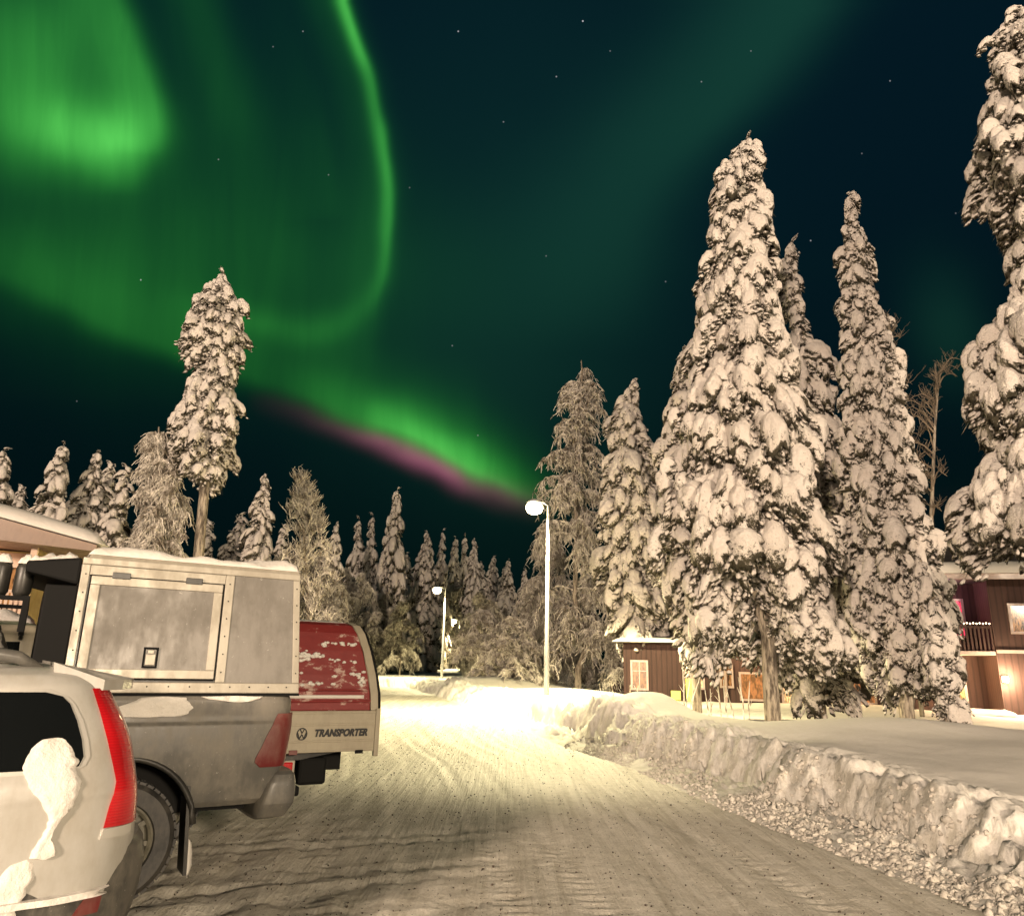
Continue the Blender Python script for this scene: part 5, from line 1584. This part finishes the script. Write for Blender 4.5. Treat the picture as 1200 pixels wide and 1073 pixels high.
# --- named trees, right side
profile_tree('conifer', [(165, 864, 886), (180, 842, 893), (205, 833, 894), (255, 830, 897), (300, 826, 905), (350, 820, 912), (400, 812, 922), (450, 802, 935), (500, 792, 945), (560, 786, 955),
                         (620, 784, 965), (680, 792, 972), (715, 798, 982), (740, 808, 992)], 20.0, (905, 838),
             'tallest and broadest snow-laden spruce with blunt rounded top, right of the road', 'tree', None, .50, 1.0, .75, .08, .21)
profile_tree('conifer', [(283, 920, 936), (310, 908, 942), (345, 905, 945), (370, 925, 945), (400, 912, 960), (430, 905, 970), (500, 900, 985), (580, 900, 992), (680, 905, 1000), (760, 905, 1004), (800, 920, 1000)], 24.0, (960, 832),
             'snow-laden spruce with ragged hooked tip, squeezed behind the tallest one', 'tree', None, .52, .88, .7, .22, .2)
profile_tree('conifer', [(412, 797, 806), (440, 785, 815), (470, 778, 822), (520, 772, 830), (580, 782, 835), (640, 785, 840), (700, 790, 850), (750, 790, 850)], 25.0, (815, 828),
             'shorter snowy spruce whose tip shows at the left shoulder of the tallest spruce', 'tree', None, .50, .95, .7, .1, .16)
profile_tree('conifer', [(228, 994, 1000), (250, 988, 1006), (275, 984, 1018), (300, 981, 1024), (340, 978, 1030), (390, 984, 1045), (440, 983, 1056), (500, 985, 1068), (560, 993, 1078), (620, 996, 1092), (680, 994, 1105),
                         (740, 1000, 1118), (790, 1012, 1125)], 21.0, (1060, 842),
             'slender pointed snow-laden spruce standing before the lit balcony', 'tree', None, .41, .84, .95, .22, .20)
profile_tree('conifer', [(655, 1070, 1088), (700, 1062, 1108), (750, 1068, 1125), (800, 1080, 1134), (838, 1092, 1138)], 19.0, (1100, 846),
             'low snowy spruce drooping to the ground beside the entrance lamp', 'tree', None, .42, .9, 1.1, .1, .12)
profile_tree('conifer', [(10, 1180, 1215), (40, 1162, 1235), (90, 1158, 1250), (150, 1146, 1262), (200, 1142, 1270), (228, 1160, 1272), (245, 1188, 1272), (320, 1190, 1280), (345, 1180, 1285), (375, 1142, 1288),
                         (430, 1134, 1292), (478, 1140, 1296), (492, 1165, 1300), (530, 1145, 1302), (560, 1135, 1305), (585, 1118, 1310), (608, 1130, 1305)], 14.5, (1305, 870),
             'huge snow-covered pine cut by the right edge of the picture', 'tree', None, .46, 1.0, .62, .0, .24, 'pine_tree')
profile_tree('frost', [(422, 672, 692), (440, 662, 704), (480, 648, 714), (520, 634, 716), (580, 628, 722), (640, 622, 730), (700, 612, 735), (760, 640, 735)], 41.5, (674, 806),
             'tall rime-covered birch directly behind the nearest street lamp', 'tree', None, 1.7, 1.35, name='birch_tree', r0=.20)
profile_tree('conifer', [(445, 738, 752), (470, 718, 756), (500, 712, 762), (540, 706, 772), (600, 702, 785), (660, 705, 790), (720, 712, 792), (750, 730, 785)], 36.0, (756, 822),
             'snow-laden spruce between the rimed birch and the tallest spruce', 'tree', None, .60, .95, .75, .15, .22)
profile_tree('frost', [(612, 630, 645), (660, 612, 672), (700, 600, 700), (740, 590, 715), (790, 585, 720), (815, 590, 720)], 48.0, (640, 808),
             'low weeping birch with rimed branches reaching the snow behind the nearest lamp post', 'tree', None, 1.2, 1.5, name='birch_tree', r0=.12)
profile_tree('bare', [(368, 1035, 1050), (420, 1025, 1068), (480, 1030, 1080), (560, 1040, 1085)], 27.0, (1075, 835),
             'thin bare birch with dark twigs just right of the pointed spruce', 'tree', None, 1.0, .7, name='birch_tree', r0=.08)
profile_tree('bare', [(425, 1080, 1120), (460, 1065, 1140), (500, 1062, 1135), (560, 1070, 1120), (600, 1075, 1110)], 26.0, (1110, 835),
             'bare spreading birch against the dark sky left of the huge pine', 'tree', None, 1.1, .7, name='birch_tree', r0=.08)
for rows_, Yd, bx_, lab in (
        ([(560, 775, 790), (620, 762, 800), (700, 755, 812), (780, 750, 815), (810, 755, 812)], 37.0, 782, 'dim frosted birch in the shade left of the tallest spruce'),
        ([(640, 720, 735), (690, 705, 752), (750, 700, 765), (800, 705, 770)], 40.0, 735, 'low shaded spruce under the spruce beside the rimed birch')):
    profile_tree('frost' if 'birch' in lab else 'conifer', rows_, Yd, (bx_, 822), lab, 'tree', None, 1.0 if 'birch' in lab else .6, 1.2, name='birch_tree' if 'birch' in lab else 'spruce_tree', r0=.14)

# --- named trees, left side
profile_tree('conifer', [(321, 257, 266), (335, 240, 272), (350, 225, 284), (385, 220, 288), (410, 226, 280), (425, 236, 276), (450, 222, 279), (480, 208, 278), (500, 202, 274), (522, 204, 274), (545, 216, 266)],
             27.0, (222, 760), 'tall snow-clad pine with bare lower trunk rising behind the canopy', 'tree', None, .48, 1.0, .45, .08, .20, 'pine_tree')
profile_tree('frost', [(500, 176, 186), (520, 166, 196), (570, 164, 215), (620, 150, 226), (670, 140, 232), (720, 140, 235)], 28.0, (195, 765),
             'rimed weeping birch leaning against the tall pine with the bare trunk', 'tree', None, 1.3, 1.9, name='birch_tree', r0=.13)
profile_tree('upright', [(562, 346, 354), (600, 335, 368), (640, 325, 385), (700, 325, 395), (760, 330, 395)], 36.0, (360, 780),
             'rime-whitened birch with upright fine branches above the red cover', 'tree', None, 2.6, 1.7, name='birch_tree', r0=.13)


# --- far spruces: a few variants, copied
def unit_spruce(kind):
    rng = np.random.default_rng(300 + kind); Hh = 11.0
    w = [1.35, 1.6, 1.15, 1.85][kind]
    pr = [(.9, 0, w * .85), (2.2, 0, w), (4.5, 0, w * .86), (7, 0, w * .62), (9, 0, w * .38), (10.3, 0, w * .2), (Hh, 0, .08)]
    s, n = snowy_conifer_parts(pr, rng, .62, .85, True, .9, .15)
    tr = trunk_mesh([.5, 5, 10.8], [0, 0, 0], .15, .03)
    return s, n, tr


variants = []
for k in range(4):
    s, n, tr = unit_spruce(k)
    s.materials.append(M['treesnow']); n.materials.append(M['needle'])
    me = bpy.data.meshes.new('trunk'); me.from_pydata(tr.v, [], tr.f); me.materials.append(M['bark'])
    variants.append((s, n, me))


def far_tree(px, ytop, Y, kind, label, group, wide=1.0):
    tip = at(px, ytop, Y); g = gh(tip[0], Y) if Y < 60 else .6
    t = thing('spruce_tree', label, 'tree', (tip[0], Y, g), random.Random(px * 7 + ytop).uniform(0, 6.28), group)
    Hh = (tip[2] - g) / 11.0
    t.scale = (Hh ** .5 * wide * 1.05, Hh ** .5 * wide * 1.05, Hh)
    for nm, me in zip(('crown', 'needles', 'trunk'), variants[kind]):
        o = bpy.data.objects.new(nm, me); COL.objects.link(o); o.parent = t
    return t


named = [(5, 527, 30, 1, 'snowy spruce top at the far left edge above the yellow house'), (27, 572, 33, 0, 'shorter snowy spruce second from the left edge above the house roof'),
         (75, 521, 31, 1, 'pointed snowy spruce above the right end of the yellow house roof'), (114, 532, 33, 3, 'broad snowy spruce right of the pointed one above the canopy front'),
         (131, 545, 35, 0, 'slim snowy spruce pressed behind the broad one above the canopy'), (149, 549, 33, 0, 'snowy spruce just left of the rimed weeping birch'),
         (311, 559, 40, 0, 'pointed snowy spruce between the tall pine and the upright rimed birch'),
         (466, 573, 78, 1, 'tallest snowy spruce above the red cover, alone against the sky'), (437, 604, 82, 2, 'slim spruce just left of the tallest one above the red cover'),
         (421, 608, 84, 2, 'narrow spruce second to the left of the tallest one above the red cover'), (394, 615, 70, 0, 'small dark spruce tip right of the upright rimed birch'),
         (501, 624, 84, 3, 'broad rounded snowy spruce left of the second street lamp'), (519, 622, 98, 2, 'narrow spruce directly above the second street lamp'),
         (534, 630, 112, 1, 'snowy spruce between the second and third street lamps'), (545, 628, 114, 2, 'thin spruce tip behind the third street lamp'),
         (556, 633, 90, 0, 'pointed spruce right of the third street lamp'), (578, 653, 92, 3, 'dark shaded spruce midway between third lamp and nearest lamp'),
         (596, 656, 84, 1, 'snowy spruce just left of the nearest lamp post'), (615, 668, 84, 0, 'low spruce tip hidden by the nearest lamp post')]
for px, y, Yd, k, lab in named: far_tree(px, y, Yd, k, lab, None, 1.0)
R2 = random.Random(5)
for i in range(36):
    px = -60 + i * 19 + R2.uniform(-8, 8)
    if 200 < px < 250: px += 40
    Yd = (R2.uniform(108, 125) if 505 < px < 560 else R2.uniform(82, 105)) if px > 380 else R2.uniform(40, 52)
    ytop = (628 if px < 240 else 612 + (px - 240) * .17) + R2.uniform(-16, 42) - (26 if px < 180 else 0)
    far_tree(px, ytop, Yd, R2.choice([0, 1, 2, 3]), 'spruce in the dense dark forest band at the back', 'spruces of the dark forest band', 1.15)
for i in range(15):
    px = 640 + i * 42 + R2.uniform(-8, 8)
    far_tree(px, 650 + R2.uniform(-30, 50), R2.uniform(52, 62), R2.choice([0, 1, 2, 3]), 'dark spruce behind the brown buildings', 'dark spruces behind the buildings', 1.2)


# --- rimed undergrowth birches in the middle distance
def unit_birch(seed, Hh, w):
    rng = np.random.default_rng(seed)
    hold = bpy.data.objects.new('tmp', None); COL.objects.link(hold)
    frosted_parts(hold, [(.6, 0, w), (Hh * .4, 0, w * 1.1), (Hh * .75, 0, w * .7), (Hh, 0, .15)], rng, 1.15, False, 1.4)
    ms = [(c.name.split('.')[0], c.data) for c in hold.children]
    for c in list(hold.children): bpy.data.objects.remove(c)
    bpy.data.objects.remove(hold)
    me = bpy.data.meshes.new('trunk'); tr = trunk_mesh([1, Hh * .9], [0, .1], .10, .02); me.from_pydata(tr.v, [], tr.f); me.materials.append(M['bark'])
    return ms + [('trunk', me)]


birches = [unit_birch(70, 6.5, 1.9), unit_birch(71, 6.0, 2.3), unit_birch(72, 5.0, 1.8)]
for i in range(20):
    px = 250 + i * 16 + R2.uniform(-6, 6) if i < 15 else (535 + (i - 15) * 14)
    Yd = R2.uniform(40, 47) if px < 400 else R2.uniform(66, 76)
    if 495 < px < 560: Yd = 110
    ytop = R2.uniform(640, 680) if px < 440 else R2.uniform(680, 715)
    tip = at(px, ytop, Yd); g = gh(tip[0], min(Yd, 69))
    t = thing('birch_tree', 'rime-covered birch in the thicket between the red cover and the street lamps', 'tree', (tip[0], Yd, g), R2.uniform(0, 6), 'rimed birches of the roadside thicket')
    k = R2.choice([0, 1, 2]); Hh = (tip[2] - g) / [6.5, 6.0, 5.0][k]
    t.scale = (max(.7, Hh * .9),) * 2 + (Hh,)
    for nm, me in birches[k]:
        o = bpy.data.objects.new(nm, me); COL.objects.link(o); o.parent = t
# bush left of the weeping birch, by the roadside
for px, py, Yd, s_, lab in ((566, 712, 50, 1.0, 'rime-covered roadside bush right of the second street lamp'), (600, 720, 41, 1.0, 'dark tangled bush behind the far snow mound')):
    tip = at(px, py, Yd); g = gh(tip[0], Yd); k = 2; Hh = (tip[2] - g) / 5.0
    t = thing('bush', lab, 'bush', (tip[0], Yd, g), 1.0)
    t.scale = (Hh * 1.5, Hh * 1.5, Hh)
    for nm, me in birches[k]:
        if nm == 'trunk': continue
        o = bpy.data.objects.new(nm, me); COL.objects.link(o); o.parent = t

# --- dead stalks sticking out of the snow in front of the cabin
sp_ = [(708, 822, 703, 806), (722, 826, 716, 803), (736, 826, 738, 806), (745, 826, 748, 812), (797, 818, 819, 787), (800, 832, 822, 812), (832, 840, 834, 824), (836, 838, 828, 826), (846, 838, 838, 800),
       (856, 838, 847, 816), (864, 838, 852, 822), (872, 836, 866, 812), (878, 836, 880, 820), (801, 820, 799, 800)]
for i, (x0, y0, x1, y1) in enumerate(sp_):
    Yd = 21.0 + (i % 3) * .5 if x0 > 780 else 25.5 + (i % 3) * .5
    a, b = at(x0, y0, Yd), at(x1, y1, Yd); g = gh(a[0], Yd); dz = g - a[2]
    L_ = np.array([b[0] - a[0], R2.uniform(-.15, .15), b[2] - a[2]])
    L_[2] = max(L_[2] + max(0, -dz), .25)
    mb = MB(); z_ = min(0, a[2] - g); st = np.array([0, 0, -.15]); e = L_ + np.array([0, 0, max(a[2] - g, 0)])
    mid = st * .45 + e * .55 + np.array([R2.uniform(-.06, .06), 0, .04])
    mb.tube([st, mid, e], [.022, .018, .008], 6)
    for _ in range(2):
        q = R2.uniform(.5, .85); p0 = st * (1 - q) + e * q; mb.tube([p0, p0 + np.array([R2.uniform(-.15, .15), 0, R2.uniform(.08, .25)])], [.010, .005], 5)
    o = mb.build('dead_stalk', M['frost'], None); o.location = (a[0], Yd, g)
    tag(o, 'dead stalk poking out of the snow beside the brown wall', 'stalk', 'dead stalks poking out of the snow')
